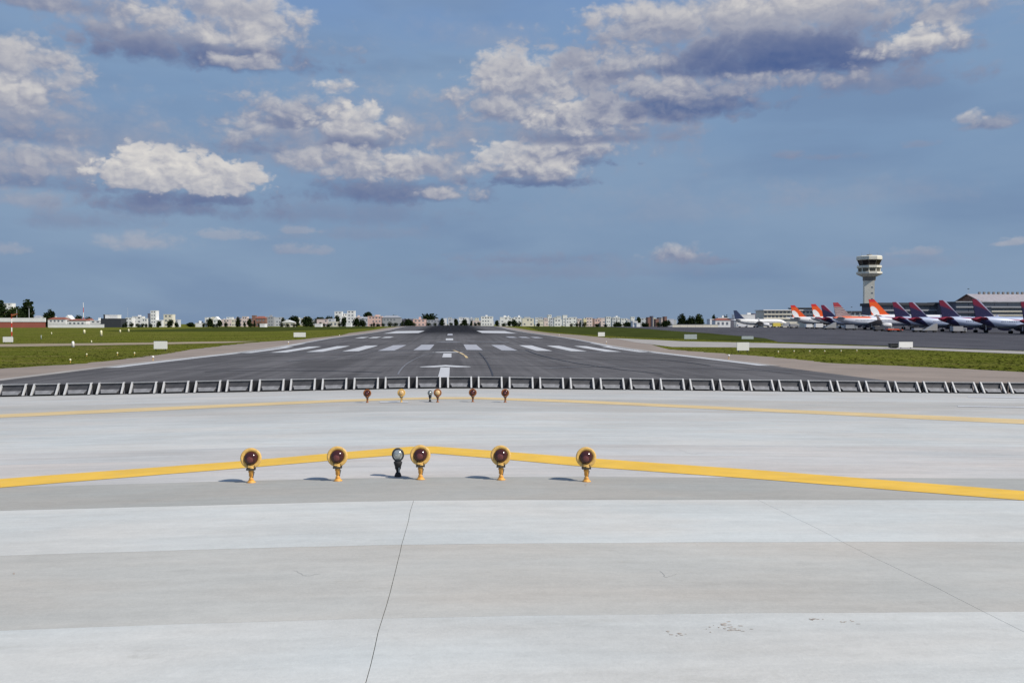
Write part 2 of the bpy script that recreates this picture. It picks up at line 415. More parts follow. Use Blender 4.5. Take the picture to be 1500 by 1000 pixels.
M['yellow_paint'] = paint_mat('yellow_chevron_paint', (0.84, 0.51, 0.055), (0.60, 0.50, 0.30), 0.55, 1.5)
M['pale_yellow_paint'] = paint_mat('old_yellow_paint', (0.70, 0.52, 0.25), (0.50, 0.48, 0.42), 0.5, 1.0)
M['joint'] = mat('joint_filler', (0.16, 0.16, 0.15), 0.95, 0, 0.2, 8)
M['galv'] = mat('galvanised_rib', (0.50, 0.50, 0.49), 0.6, 0.0, 0.12, 9)
M['rail'] = mat('galvanised_rail', (0.36, 0.365, 0.37), 0.6, 0.1, 0.12, 7)
M['plate'] = mat('dull_metal_plate', (0.06, 0.06, 0.065), 0.6, 0.1, 0.4, 4)  # dark tone includes the shade on the upright part of the curve
M['tray'] = mat('metal_tray', (0.24, 0.24, 0.245), 0.55, 0.1, 0.3, 5)  # lighter tone for the lit foot of the curved plate
M['black'] = mat('black_rubber', (0.012, 0.012, 0.014), 0.7)
M['lamp_yellow'] = mat('lamp_yellow_enamel', (0.66, 0.41, 0.11), 0.5, 0, 0.3, 24, 0, 40, 0.5, 0.3)
M['lamp_orange'] = mat('lamp_orange_enamel', (0.70, 0.34, 0.055), 0.55, 0, 0.3, 30, 0, 40, 0.5, 0.2)
M['lamp_lens'] = mat('dark_red_lens', (0.050, 0.010, 0.006), 0.12, 0, 0, 1, 0, 1, 0.5, 0.35)
M['lamp_core'] = mat('lens_filament_glass', (0.13, 0.035, 0.03), 0.3, 0, 0.4, 60, 0, 1, 0.5, 0.3)
M['lamp_brown'] = mat('weathered_bronze_enamel', (0.26, 0.09, 0.025), 0.45, 0, 0.2, 20)
M['lamp_pale'] = mat('pale_lens', (0.62, 0.42, 0.20), 0.25, 0, 0.1, 30)
M['flash_glass'] = mat('flasher_glass', (0.42, 0.45, 0.43), 0.12, 0.5, 0.4, 26, 0, 1, 0.8, 0.6)
M['flash_dark'] = mat('flasher_rim', (0.06, 0.065, 0.07), 0.35, 0.4)
M['sign_white'] = mat('sign_back_white', (0.84, 0.83, 0.78), 0.6, 0, 0.04, 2)
M['sign_grey'] = mat('sign_back_grey', (0.40, 0.45, 0.44), 0.6, 0, 0.1, 2)
M['dark_metal'] = mat('dark_metal', (0.03, 0.032, 0.03), 0.6)
M['bark'] = mat('bark', (0.07, 0.05, 0.035), 0.95, 0, 0.3, 2)
M['window'] = mat('far_window_glass', (0.17, 0.19, 0.22), 0.4)
def leaf_mat(name, a, b):
    m = bpy.data.materials.new(name); m.use_nodes = True
    T = NT(m.node_tree)
    oc = T.new('ShaderNodeTexCoord').outputs['Object']
    nz = T.noise(oc, 0.7, 4, 0.7)
    c = T.mixc(T.mapr(nz, 0.35, 0.65), (*a, 1), (*b, 1))
    d = T.new('ShaderNodeBsdfDiffuse', {0: c}); tr = T.new('ShaderNodeBsdfTranslucent', {0: c})
    mx = T.new('ShaderNodeMixShader', {0: 0.2, 1: d.outputs[0], 2: tr.outputs[0]})
    T.new('ShaderNodeOutputMaterial', {0: mx.outputs[0]})
    return m
M['leaf'] = leaf_mat('dark_foliage', (0.012, 0.022, 0.010), (0.030, 0.046, 0.016))
M['leaf2'] = leaf_mat('green_foliage', (0.020, 0.034, 0.010), (0.055, 0.075, 0.022))
M['blade'] = leaf_mat('grass_blades', (0.055, 0.075, 0.016), (0.14, 0.15, 0.045))

# ------------------------------------------------------------------ ground and pavements
g = sheet('ground', [[(-8000, -400), (8000, -400), (8000, 8000), (-8000, 8000)]], M['field'], 0)
g['kind'] = 'structure'
def P(*pts): return [at(*p) for p in pts]
def structure(o): o['kind'] = 'structure'; return o
# shoulders: from the asphalt's edge out to the grass
lg = P((380, 501), (330, 506), (279, 512), (225, 521), (127, 532.5), (0, 540))
def ragged(pts, amp=.35):
    out = []
    for (x0, y0), (x1, y1) in zip(pts, pts[1:]):
        n_ = max(2, min(60, int(math.hypot(x1 - x0, y1 - y0) / .7)))
        for k in range(n_):
            t = k / n_; x = x0 + (x1 - x0) * t; y = y0 + (y1 - y0) * t
            d = amp * (mnoise.noise(Vector((x * .5, y * .5, 1))) + .7 * mnoise.noise(Vector((x * 1.7, y * 1.7, 5))) + .25 * random.uniform(-1, 1))
            l = math.hypot(x1 - x0, y1 - y0); out.append((x - (y1 - y0) / l * d, y + (x1 - x0) / l * d))
    out.append(pts[-1]); return out
lg = ragged(lg, .55)
left_shoulder = [(-22.3, 900), (-22.3, 34)] + [(-60, 34), (-60, 56)] + [(lg[-1][0] - 4, lg[-1][1] - 1)] + list(reversed(lg)) + P((440, 497.5), (500, 491)) + [(-29.5, 260), (-28, 480), (-27, 900)]
rg = P((985, 512), (1040, 516.5), (1120, 522), (1221, 532), (1383, 539), (1500, 545))
rg = ragged(rg, .55)
right_shoulder = [(22.3, 34), (22.3, 900), (27, 900), (28, 480), (29.5, 260)] + P((850, 491), (900, 496), (940, 500)) + rg + [(rg[-1][0] + 15, rg[-1][1] - 2), (75, 34)]
structure(sheet('runway_shoulder', [left_shoulder, right_shoulder], M['shoulder'], 1))
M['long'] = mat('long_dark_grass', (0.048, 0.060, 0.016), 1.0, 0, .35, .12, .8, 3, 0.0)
structure(sheet('long_grass', [P((752, 478.0), (905, 479.6), (1040, 488.2), (1120, 495.6), (1135, 499.5), (1090, 500), (930, 494), (850, 489.5), (790, 484)), P((566, 477.2), (440, 478.6), (250, 482.6), (150, 484.5), (180, 485.6), (400, 485), (548, 480.8))], M['long'], 1.5))  # grass sheets in a darker green than the field
structure(sheet('service_track', [P((-60, 509), (0, 508), (225, 504.6), (330, 502.5), (380, 499.8), (300, 500.6), (225, 501.8), (0, 504.2), (-60, 504.6))], M['track'], 2))
structure(sheet('verge_strip', [P((895, 495.3), (1000, 500), (1120, 502.5), (1335, 509), (1500, 514.5), (1560, 517), (1560, 521), (1500, 518.5), (1335, 511.8), (1120, 509.3), (985, 508.2), (930, 501.5))], M['edge_strip'], 2))
tw = P((905, 479.5), (1040, 488.3), (1120, 495.5), (1140, 501), (1335, 508.2), (1500, 513.8), (1640, 519))
structure(sheet('taxiway', [tw + [(420, 200), (420, 900), (130, 900), (88, 640)]], M['taxi'], 2))
rw = sheet('runway', [[(-22.5, 34.3), (22.5, 34.3), (22.5, 1500), (-22.5, 1500)]], M['asphalt'], 3)
structure(rw)
# pale concrete rim along both asphalt edges
structure(sheet('pavement_edge', [[(-23.4, 36), (-22.55, 36), (-22.55, 900), (-23.4, 900)], [(22.55, 60), (23.2, 60), (23.2, 900), (22.55, 900)]], M['edge_strip'], 4))

def stripe(name, polys, m='white_paint', parent=rw, n=5):
    for pl in polys: sheet(name, [pl], M[m], n, parent)
for sgn in (-1, 1):
    for k in range(6):
        x0 = sgn * (1.95 + 3.72 * k + (0 if k < 5 else -0.1)); x1 = x0 + sgn * 1.72
        stripe('threshold_stripe', [[(x0, 94), (x1, 94), (x1, 119), (x0, 119)]], 'white_paint' if k > 1 else 'worn_paint')
    for k in range(3):
        x0 = sgn * (10.9 + 2.4 * k)
        stripe('touchdown_stripe', [[(x0, 163), (x0 + sgn * 1.6, 163), (x0 + sgn * 1.6, 175), (x0, 175)]], 'white_paint' if sgn < 0 else 'worn_paint')
    stripe('aiming_point_bar', [[(sgn * 8.3, 232), (sgn * 17.4, 232), (sgn * 17.4, 285), (sgn * 8.3, 285)]], 'white_paint')
    stripe('side_stripe', [[(sgn * 21.5, 60), (sgn * 22.4, 60), (sgn * 22.4, 135), (sgn * 21.5, 135)]], 'white_paint')
    stripe('faded_side_stripe', [[(sgn * 21.8, 135.2), (sgn * 22.4, 135.2), (sgn * 22.4, 900), (sgn * 21.8, 900)]], 'worn_paint')
def arrow(y, w, shaft0, shaft1, sw, th, m='white_paint', k=0.45):
    stripe('arrow_head', [[(0, y), (-w, y - w * k * 3), (-w - .1, y - w * k * 3 - th * .25), (-w * .45, y - w * k * 1.5 - th * .9), (0, y - th), (w * .45, y - w * k * 1.5 - th * .9), (w + .1, y - w * k * 3 - th * .25), (w, y - w * k * 3)]], m)
    stripe('arrow_shaft', [[(-sw, shaft0), (sw, shaft0), (sw, shaft1), (-sw, shaft1)]], 'white_paint' if y < 60 else m)
arrow(55.6, 1.45, 36.5, 52.4, 0.27, 2.2)
arrow(86, 1.4, 69, 80, 0.36, 3.0, 'white_paint')
arrow(134, 1.9, 139, 150, 0.62, 5.0, 'faint_paint')
stripe('centreline_bar', [[(-.6, 139), (.6, 139), (.6, 151), (-.6, 151)]], 'white_paint', n=6)
stripe('centreline_bar', [[(-.55, 178), (.55, 178), (.55, 206), (-.55, 206)]], 'worn_paint', n=6)
stripe('faint_cross_line', [[(-21, 91.2), (21, 91.2), (21, 92.4), (-21, 92.4)], [(2.6, 133), (9, 133), (9, 135.5), (2.6, 135.5)]], 'faint_paint')
ly = []
for i in range(13):
    t = i / 12; ly.append((0.55 + 1.0 * math.sin(t * math.pi * .5), 92 - 24 * t))
stripe('lead_off_line', [[(x - .10, y) for x, y in ly] + [(x + .10, y) for x, y in reversed(ly)]], 'pale_yellow_paint')
# tar-filled joint wandering over the asphalt
def ribbon(name, pts, w, m, parent, n):
    L_ = []; R_ = []
    for i, (x, y) in enumerate(pts):
        a = pts[max(0, i - 1)]; b = pts[min(len(pts) - 1, i + 1)]
        dx, dy = b[0] - a[0], b[1] - a[1]; l = math.hypot(dx, dy) or 1
        L_.append((x - dy / l * w / 2, y + dx / l * w / 2)); R_.append((x + dy / l * w / 2, y - dx / l * w / 2))
    for i in range(len(pts) - 1):
        pass
    bm = bmesh.new()
    vl = [bm.verts.new((x, y, Z(x, y) + lift(y, n))) for x, y in L_]; vr = [bm.verts.new((x, y, Z(x, y) + lift(y, n))) for x, y in R_]
    for i in range(len(pts) - 1): bm.faces.new((vl[i], vr[i], vr[i + 1], vl[i + 1]))
    return link_mesh(name, bm, M[m] if isinstance(m, str) else m, parent)
M['tar'] = mat('tar', (0.028, 0.027, 0.03), 0.6)
def curve_px(a, b, c, n=30):
    out = []
    for i in range(n + 1):
        t = i / n
        out.append(at(a[0]*(1-t)**2 + 2*b[0]*t*(1-t) + c[0]*t*t, a[1]*(1-t)**2 + 2*b[1]*t*(1-t) + c[1]*t*t))
    return out
for a, b, c, w, m_ in (((702, 517), (716, 530), (722, 551), .09, 'tar'), ((770, 513), (812, 533), (970, 548), .18, 'tar'), ((640, 516), (592, 527), (583, 549), .09, 'faint_paint'),
                       ((675, 520), (760, 532), (900, 531), .18, 'faint_paint'), ((846, 523), (950, 522), (1040, 536), .18, 'tar'), ((420, 530), (520, 520), (600, 521), .3, 'faint_paint'),
                       ((300, 545), (420, 541), (560, 546), .25, 'tar'), ((800, 540), (960, 531), (1160, 546), .3, 'faint_paint')):
    ribbon('sealed_crack' if m_ == 'tar' else 'scuff_line', curve_px(a, b, c), w, m_, rw, 6)

# ------------------------------------------------------------------ the pale deck in front: cast strips with open joints
deck = sheet('deck', [[(-34, -30), (34, -30), (34, 34.25), (-34, 34.25)]], M['joint'], 1.2)
structure(deck)
def wav(a, b, amp, s): return amp * (mnoise.noise(Vector((a * s, b * 7.3, 3.1))) + 0.5 * mnoise.noise(Vector((a * s * 3.1, b * 5.3, 9.1))))
EDG = [(-30, .004), (-12, .004), (-5, .006), (0.2, .006), (2.6, .006), (5.14, .002), (7.06, .008), (9.10, .010), (10.72, .003), (12.9, .004), (14.4, .003), (16.6, .004), (19.2, .006), (21.9, .006), (24.3, .006),
       (27.6, .006), (30.6, .008), (33.9, .0)]
BLUE, WARM, DARKG, PINK = (0.522, 0.538, 0.512), (0.452, 0.448, 0.410), (0.368, 0.368, 0.338), (0.490, 0.478, 0.452)
TONE = [WARM, BLUE, WARM, WARM, BLUE, WARM, BLUE, DARKG, PINK, (.475, .475, .455), (.495, .51, .49), (.485, .50, .48), (.465, .475, .455), (.42, .42, .395), (.405, .402, .375), (.455, .46, .44), (.44, .442, .42)]
TONE[3] = BLUE
def cut_x(k, y):
    if k == 0: return wav(y, 1.0, 0.018, 0.7) - 0.0
    return 3.62 + wav(y, 2.0, 0.02, 0.8)
def strip_edge(i, x):
    y, gp = EDG[i]
    big = 0.03 if y > 10 else 0.02
    return y + wav(x, i * 1.7, big * (2 if y > 14 else 1), 0.35) + wav(x, i * 2.3, 0.012, 2.1)
smats = {}
def slab(i, xl, xr, gl, gr, x0c, x1c):
    """one cast piece between strip edges i and i+1; xl/xr are functions of y"""
    ya, yb = EDG[i], EDG[i + 1]
    nx = max(2, int((x1c - x0c) / 0.2)); ny = max(2, int((yb[0] - ya[0]) / 0.25)) if (gl or gr) else 2
    bm = bmesh.new(); G = []
    for b in range(ny + 1):
        row = []
        v = b / ny; ymid = ya[0] + (yb[0] - ya[0]) * v
        A, B = xl(ymid) + gl, xr(ymid) - gr
        for a in range(nx + 1):
            x = A + (B - A) * a / nx
            y0 = strip_edge(i, x) + ya[1] / 2; y1 = strip_edge(i + 1, x) - yb[1] / 2
            y = y0 + (y1 - y0) * v
            row.append(bm.verts.new((x, y, Z(x, y) + 0.030)))
        G.append(row)
    for b in range(ny):
        for a in range(nx): bm.faces.new((G[b][a], G[b][a+1], G[b+1][a+1], G[b+1][a]))
    rim = [G[0][a] for a in range(nx + 1)] + [G[b][nx] for b in range(1, ny + 1)] + [G[ny][a] for a in range(nx - 1, -1, -1)] + [G[b][0] for b in range(ny - 1, 0, -1)]
    low = [bm.verts.new(v.co - Vector((0, 0, 0.022))) for v in rim]
    n = len(rim)
    for k in range(n): bm.faces.new((rim[k], low[k], low[(k+1) % n], rim[(k+1) % n]))
    if i not in smats: smats[i] = slab_mat('deck_strip_finish', TONE[i], 0.55 if EDG[i][0] < 10 else 0.95, i)
    link_mesh('deck_slab', bm, smats[i], deck)
for i in range(len(EDG) - 1):
    if EDG[i + 1][0] <= 9.2:
        w = 0.0022
        slab(i, lambda y: -34, lambda y: cut_x(0, y), 0, w, -34, 0)
        slab(i, lambda y: cut_x(0, y), lambda y: cut_x(1, y), w, w * .8, 0, 3.6)
        slab(i, lambda y: cut_x(1, y), lambda y: 34, w * .8, 0, 3.6, 34)
    else:
        slab(i, lambda y: -34, lambda y: 34, 0, 0, -34, 34)
def deck_sheet(name, pts, m, up=0.0345):
    bm = bmesh.new(); f = bm.faces.new([bm.verts.new((x, y, 0)) for x, y in pts])
    bm.normal_update()
    if f.normal.z < 0: f.normal_flip()
    for k in range(-136, 137):
        xk = k * 0.25
        bmesh.ops.bisect_plane(bm, geom=bm.verts[:] + bm.edges[:] + bm.faces[:], plane_co=(xk, 0, 0), plane_no=(1, 0, 0))
    for v in bm.verts:
        if name == 'chevron_stripe': v.co.y += 0.012 * mnoise.noise(Vector((v.co.x * 3.3, v.co.y * 2.0, 0))) * max(1, v.co.y / 12)
        v.co.z = Z(v.co.x, v.co.y) + up
    return link_mesh(name, bm, m if not isinstance(m, str) else M[m], deck)
def chevron(top, bot, m):
    """top / bot: left, apex, right pixels of the far and near edge"""
    pts = [at(*p) for p in top]; pb = [at(*p) for p in bot]
    def ext(a, b, k): return (b[0] + (b[0] - a[0]) * k, b[1] + (b[1] - a[1]) * k)
    h = len(pts) // 2
    tl = ext(pts[1], pts[0], 1.1); tr = ext(pts[-2], pts[-1], 1.1)
    bl_ = ext(pb[1], pb[0], 1.1); br = ext(pb[-2], pb[-1], 1.1)
    up = [tl] + pts + [tr]; dn = [bl_] + pb + [br]
    deck_sheet('chevron_stripe', up + dn[::-1], m)
chevron([(0, 705), (366, 677.5), (600, 657), (635, 656.5), (860, 674), (1120, 692.5), (1500, 723)], [(0, 718), (366, 688), (600, 668), (635, 667), (860, 687), (1120, 706), (1500, 737)], 'yellow_paint')
chevron([(0, 608.5), (240, 597.5), (500, 586.5), (635, 583), (700, 583), (860, 588), (1120, 600), (1500, 616)], [(0, 613.5), (240, 602.5), (500, 590), (635, 586), (700, 586), (860, 592), (1120, 604.5), (1500, 623)], 'pale_yellow_paint')
for q in ([(556, 589.6), (598, 589.6), (598, 591.2), (556, 591.2)], [(1403, 595.8), (1640, 599), (1640, 601), (1403, 597.2)], [(1418, 581.6), (1640, 583.6), (1640, 586.5), (1418, 583)]):
    deck_sheet('thin_white_line', [at(*p) for p in q], 'white_paint', 0.039)
M['hair'] = mat('hairline', (0.34, 0.34, 0.32), 0.9)
def hairline(pts, w=.0035):
    pts = [at(*p) for p in pts]; out = []
    for a_, b_ in zip(pts, pts[1:]):
        for k in range(10):
            t_ = k / 10; out.append((a_[0] + (b_[0] - a_[0]) * t_ + random.uniform(-.01, .01), a_[1] + (b_[1] - a_[1]) * t_ + random.uniform(-.01, .01)))
    out.append(pts[-1])
    o_ = ribbon('hairline_crack', out, w, 'hair', deck, 0)
    for v in o_.data.vertices: v.co.z = Z(v.co.x, v.co.y) + .0312
for hl in ([(432, 842), (448, 850), (470, 846)], [(968, 842), (976, 852), (992, 846)], [(990, 660), (1015, 668), (1040, 664)]):
    hairline(hl)
# dried mud marks on the deck at the right
M['mud'] = mat('dried_mud', (0.38, 0.325, 0.27), 0.95, 0, 0.3, 20)
flecks = [(1060, 921, 5, 1.2), (20, 846, 2.0, 2.0), (858, 714, 1.6, 2.0)]
for k in range(46):
    cxp, cyp, sx_, sy_ = random.choice([(1058, 921, 16, 3), (1040, 928, 22, 3), (1080, 930, 16, 2.5), (985, 934, 10, 2), (1250, 917, 8, 1.5), (1190, 915, 8, 1.2)])
    flecks.append((random.gauss(cxp, sx_), random.gauss(cyp, sy_), random.uniform(1.0, 4.2), random.uniform(.3, .8)))
for (px, py, a, b) in flecks:
    pts = []
    for k in range(10):
        t = k / 10 * 2 * math.pi; r = 0.45 + 0.75 * random.random()
        pts.append(at(px + a * r * math.cos(t), py + b * r * math.sin(t)))
    deck_sheet('mud_mark', pts, 'mud', 0.0315)

# ------------------------------------------------------------------ approach lights
ORD = ['first','second','third','fourth','fifth','sixth','seventh','eighth','ninth','tenth','eleventh','twelfth','thirteenth','fourteenth','fifteenth','sixteenth','seventeenth','eighteenth','nineteenth','twentieth']
TENS = {20: 'twenty', 30: 'thirty'}
def ordinal(n):
    if n <= 20: return ORD[n - 1]
    t = n // 10 * 10
    return {30: 'thirtieth', 40: 'fortieth', 50: 'fiftieth'}.get(n) or {20: 'twenty', 30: 'thirty', 40: 'forty', 50: 'fifty'}[t] + '-' + ORD[n - t - 1]
RX = Matrix.Rotation(R(90), 4, 'X')           # local z -> -y (towards the deck's near end)
def make_lamp(label, lens='lamp_lens', head='lamp_yellow', stem='lamp_orange'):
    t = thing('approach_light', label, 'runway light', group='approach lights on the deck')
    bm = bmesh.new()
    lathe(bm, [(.052, 0), (.052, .008), (.036, .014), (.034, .03)], 14)
    link_mesh('base_plate', bm, M[stem], t, True)
    bm = bmesh.new()
    lathe(bm, [(.026, .014), (.026, .052), (.019, .058), (.019, .07), (.026, .076), (.026, .118), (.032, .124), (.032, .140), (.024, .146), (.024, .16)], 14)
    link_mesh('stem', bm, M[stem], t, True)
    bm = bmesh.new()
    lathe(bm, [(.012, -.06), (.012, .04)], 8, Matrix.Translation((.02, .0, .09)) @ Matrix.Rotation(R(14), 4, 'Y'))
    link_mesh('cable', bm, M['dark_metal'], t, True)
    bm = bmesh.new()
    box(bm, -.052, .052, -.045, .03, .152, .172)
    box(bm, -.044, -.036, -.022, .022, .1722, .222); box(bm, .036, .044, -.022, .022, .1722, .205)
    link_mesh('bracket', bm, M['dark_metal'], t)
    bm = bmesh.new()
    lathe(bm, [(.018, -.040), (.024, -.036), (.024, .030), (.018, .036)], 12, Matrix.Translation((.012, -.006, .166)) @ RX)
    link_mesh('clamp_knob', bm, M[head], t, True)
    tilt = Matrix.Translation((0, 0, .288)) @ Matrix.Rotation(R(-6), 4, 'X') @ RX
    bm = bmesh.new()       # bell behind, wide flange in front
    lathe(bm, [(.030, -.150), (.055, -.145), (.080, -.110), (.098, -.06), (.104, -.015), (.119, -.008), (.122, .000), (.119, .008), (.106, .012), (.090, .009), (.080, .002)], 28, tilt, cap1=False)
    link_mesh('housing', bm, M[head], t, True)
    bm = bmesh.new()
    lathe(bm, [(.0805, .001), (.078, .014), (.069, .028), (.054, .040), (.038, .048), (.018, .052), (.002, .053)], 28, tilt, cap0=False)
    ln = link_mesh('lens', bm, M[lens], t, True)
    if lens == 'lamp_lens':
        bm = bmesh.new()
        lathe(bm, [(.038, .0470), (.032, .0515), (.016, .0550), (.002, .0560)], 20, tilt @ Matrix.Translation((-.006, -.012, 0)), cap0=False)
        link_mesh('lens_core', bm, M['lamp_core'], ln, True)
    return t
def make_flasher(label):
    t = thing('flash_light', label, 'runway light', group='flashing lights on the deck')
    link_mesh('base', lathem([(.042, 0), (.040, .02), (.030, .045), (.022, .055)], 12), M['black'], t, True)
    bm = bmesh.new(); lathe(bm, [(.020, .053), (.024, .08), (.036, .10), (.036, .12), (.046, .15), (.052, .178), (.040, .186)], 14)
    link_mesh('stem', bm, M['black'], t, True)
    bm = bmesh.new(); box(bm, .008, .022, -.036, -.028, .06, .115)
    link_mesh('name_plate', bm, M['sign_grey'], t)
    tl = Matrix.Translation((0, 0, .262)) @ Matrix.Scale(1.12, 4, (0, 0, 1)) @ RX
    bm = bmesh.new(); lathe(bm, [(.02, -.09), (.05, -.08), (.068, -.03), (.074, .0), (.072, .014), (.062, .018), (.056, .012)], 24, tl, cap1=False)
    link_mesh('housing', bm, M['flash_dark'], t, True)
    bm = bmesh.new(); lathe(bm, [(.0565, .011), (.050, .026), (.030, .038), (.002, .042)], 24, tl, cap0=False)
    link_mesh('glass', bm, M['flash_glass'], t, True)
    return t
def stand(t, px, py, rz=0.0, sc=1.0, up=0.030):
    x, y = at(px, py)
    # seen on the deck's surface, which lies a little above the land
    d = ray(px, py); tt = (Z(x, y) + up - CAM.z) / (Z(x, y) - CAM.z); x = CAM.x + (x - CAM.x) * tt; y = y * tt
    t.location = (x, y, Z(x, y) + up); t.rotation_euler = (0, 0, rz); t.scale = (sc, sc, sc)
front = [(368, 707, .06, 'leftmost'), (495, 704.5, .05, 'second from left'), (616, 702.5, .02, 'beside the black flasher'), (734, 703, -.02, 'second from right'), (859, 705.5, -.05, 'rightmost')]
for (px, py, rz, w) in front:
    lp = make_lamp('yellow runway light with dark red lens, %s in the near row' % w)
    stand(lp, px, py, rz, 1.0)
    lp.rotation_euler = (R(random.uniform(-2.5, 2.0)), R(random.uniform(-2.2, 2.2)), rz * 1.5 + R(random.uniform(-6, 6)))
stand(make_flasher('small black light with oval grey glass in the near row of lamps'), 583, 698.5, 0, 1.02)
back = [(538, 590, 'lamp_lens', 'lamp_brown', 'brown runway light, leftmost of the far row before the barrier'), (588, 589.5, 'lamp_pale', 'lamp_yellow', 'bright orange runway light with pale lens in the far row'),
        (641, 589.5, 'lamp_pale', 'lamp_brown', 'brown runway light with pale centre beside the small black flasher, far row'), (692.5, 589, 'lamp_lens', 'lamp_brown', 'brown runway light, second from right of the far row'),
        (740, 589.5, 'lamp_lens', 'lamp_brown', 'dark brown runway light, rightmost of the far row before the barrier')]
for (px, py, l, h_, lab) in back: stand(make_lamp(lab, l, h_, h_), px, py, 0, .95)
stand(make_flasher('small black light with grey glass in the far row near the barrier'), 630, 588.5, 0, .95)

# ------------------------------------------------------------------ low metal deflector units across the runway end
def make_unit():
    t = thing('deflector_unit', '', 'barrier', group='metal deflector units across the runway end')
    wd, rb = 0.945, 0.060
    prof = [(.035, .045), (.10, .052), (.17, .075), (.225, .118), (.262, .18), (.284, .25), (.298, .33), (.306, .405)]
    for s in (-1, 1):
        xo = s * (wd / 2 - rb / 2)
        bm = bmesh.new()
        pts = [(-.035, .028), (.27, .445), (.335, .445), (.335, .39), (.055, .028)]
        a = [bm.verts.new((xo - rb / 2, y, z)) for y, z in pts]; b = [bm.verts.new((xo + rb / 2, y, z)) for y, z in pts]
        bm.faces.new(a[::-1]); bm.faces.new(b)
        for i in range(5): bm.faces.new((a[i], a[(i+1) % 5], b[(i+1) % 5], b[i]))
        bmesh.ops.recalc_face_normals(bm, faces=bm.faces[:])
        link_mesh('rib', bm, M['galv'], t)
        link_mesh('foot', boxm(xo - .055, xo + .055, -.06, .10, 0, .0275), M['black'], t)
    xi = wd / 2 - rb - .001
    bm = bmesh.new()
    top = [(y, z) for y, z in prof]; bot = [(y + .012, z - .012) for y, z in reversed(prof)]
    pts = top + bot; n = len(pts)
    a = [bm.verts.new((-xi, y, z)) for y, z in pts]; b = [bm.verts.new((xi, y, z)) for y, z in pts]
    for i in range(n): bm.faces.new((a[i], a[(i+1) % n], b[(i+1) % n], b[i]))
    bmesh.ops.recalc_face_normals(bm, faces=bm.faces[:])
    link_mesh('curved_plate', bm, M['plate'], t)
    link_mesh('top_rail', boxm(-xi, xi, .255, .325, .408, .438), M['rail'], t)
    bm = bmesh.new()          # added lighter panel painting the lit foot of the curve, narrower in front
    tp = [(-xi + .11, .02, .085), (xi - .15, .02, .085), (xi - .10, .17, .19), (-xi + .05, .17, .19)]  # right end cut back in place of the rib's shadow
    a = [bm.verts.new(p) for p in tp]; b = [bm.verts.new((p[0], p[1] + .02, p[2] - .02)) for p in tp]
    bm.faces.new(a); bm.faces.new(b[::-1])
    for i in range(4): bm.faces.new((a[i], b[i], b[(i+1) % 4], a[(i+1) % 4]))
    bmesh.ops.recalc_face_normals(bm, faces=bm.faces[:])
    link_mesh('tray', bm, M['tray'], t)
    link_mesh('tray_lip', boxm(-xi + .11, xi - .15, .0, .018, .062, .090), M['rail'], t)
    link_mesh('kick_board', boxm(-xi, xi, .035, .06, .0, .055), M['black'], t)  # black strip stands in for the shadow gap under the plate
    link_mesh('sole', boxm(-xi, xi, -.05, .034, .001, .010), M['black'], t)
    link_mesh('rear_stay', boxm(-xi, xi, .32, .345, .02, .40), M['black'], t)
    link_mesh('joint_cover', boxm(wd / 2 + .002, wd / 2 + .235, .26, .30, .0, .405), M['black'], t)
    return t
def copy_tree(o):
    c = o.copy(); C.objects.link(c)
    for ch in o.children:
        d = ch.copy(); C.objects.link(d); d.parent = c
        for g_ in ch.children:
            e = g_.copy(); C.objects.link(e); e.parent = d
    return c
unit = make_unit(); pitch = 1.182
ux0 = xz(673, 560, 33.9)[0]
units = []
for k in range(-21, 23):
    u_ = unit if k == -21 else copy_tree(unit)
    x = ux0 + k * pitch
    u_.location = (x, 33.86, Z(x, 33.9) + 0.030 - 0.0)
    slope = (Z(x + .5, 33.9) - Z(x - .5, 33.9))
    u_.rotation_euler = (R(random.uniform(-1.2, 1.2)), -math.atan(slope) + R(random.uniform(-.25, .25)), R(random.uniform(-.8, .8)))
    u_.location.x += random.uniform(-.012, .012)
    units.append(u_)
def proj(p):
    q = RM.transposed() @ (Vector(p) - CAM)
    return 750 + FPX * q.x / -q.z, 500 - FPX * q.y / -q.z
vis = [u_ for u_ in units if -20 < proj(u_.location)[0] < 1520]
for u_ in units:
    if u_ in vis:
        n = vis.index(u_) + 1; m_ = len(vis) - n + 1
        if n <= m_: u_['label'] = 'low grey metal deflector unit, %s from the left end of its row' % ordinal(n)
        else: u_['label'] = 'low grey metal deflector unit, %s from the right end of its row' % ordinal(m_)
    else:
        nn = sum(1 for q_ in units if q_ not in vis and (q_.location.x < 0) == (u_.location.x < 0) and abs(q_.location.x) <= abs(u_.location.x))
        u_['label'] = 'low grey metal deflector unit, %s past the %s edge of the picture' % (ordinal(nn), 'left' if u_.location.x < 0 else 'right')
for u_ in units:
    if u_ not in vis and not -170 < proj(u_.location)[0] < 1680:
        for ch in list(u_.children): bpy.data.objects.remove(ch)
        bpy.data.objects.remove(u_)

# ------------------------------------------------------------------ boards, posts and markers in the grass
def board(px0, px1, pt, pb, label, m='sign_white', rz=0.0, name='sign_board'):
    cx = (px0 + px1) / 2
    x, y = at(cx, pb + (pb - pt) * .22)
    sc = y / FPX
    w = (px1 - px0) * sc; h = (pb - pt) * sc; leg = max(.12, h * .22)
    t = thing(name, label, 'sign', (x, y, Z(x, y)), rz)
    link_mesh('panel', boxm(-w/2, w/2, -.06, .06, leg, leg + h), M[m], t)
    link_mesh('frame', boxm(-w/2 - .04, w/2 + .04, -.05, .09, leg + h + .001, leg + h + .05), M['dark_metal'], t)
    for s in (-1, 1):
        link_mesh('leg', boxm(s * w * .36 - .05, s * w * .36 + .05, -.04, .04, 0, leg - .001), M['dark_metal'], t)
    return t
board(5, 18.5, 493.5, 501, 'small white sign board far left, beside the striped windsock mast')
board(226, 244.5, 500, 511, 'large white sign board in the left grass near the runway corner')
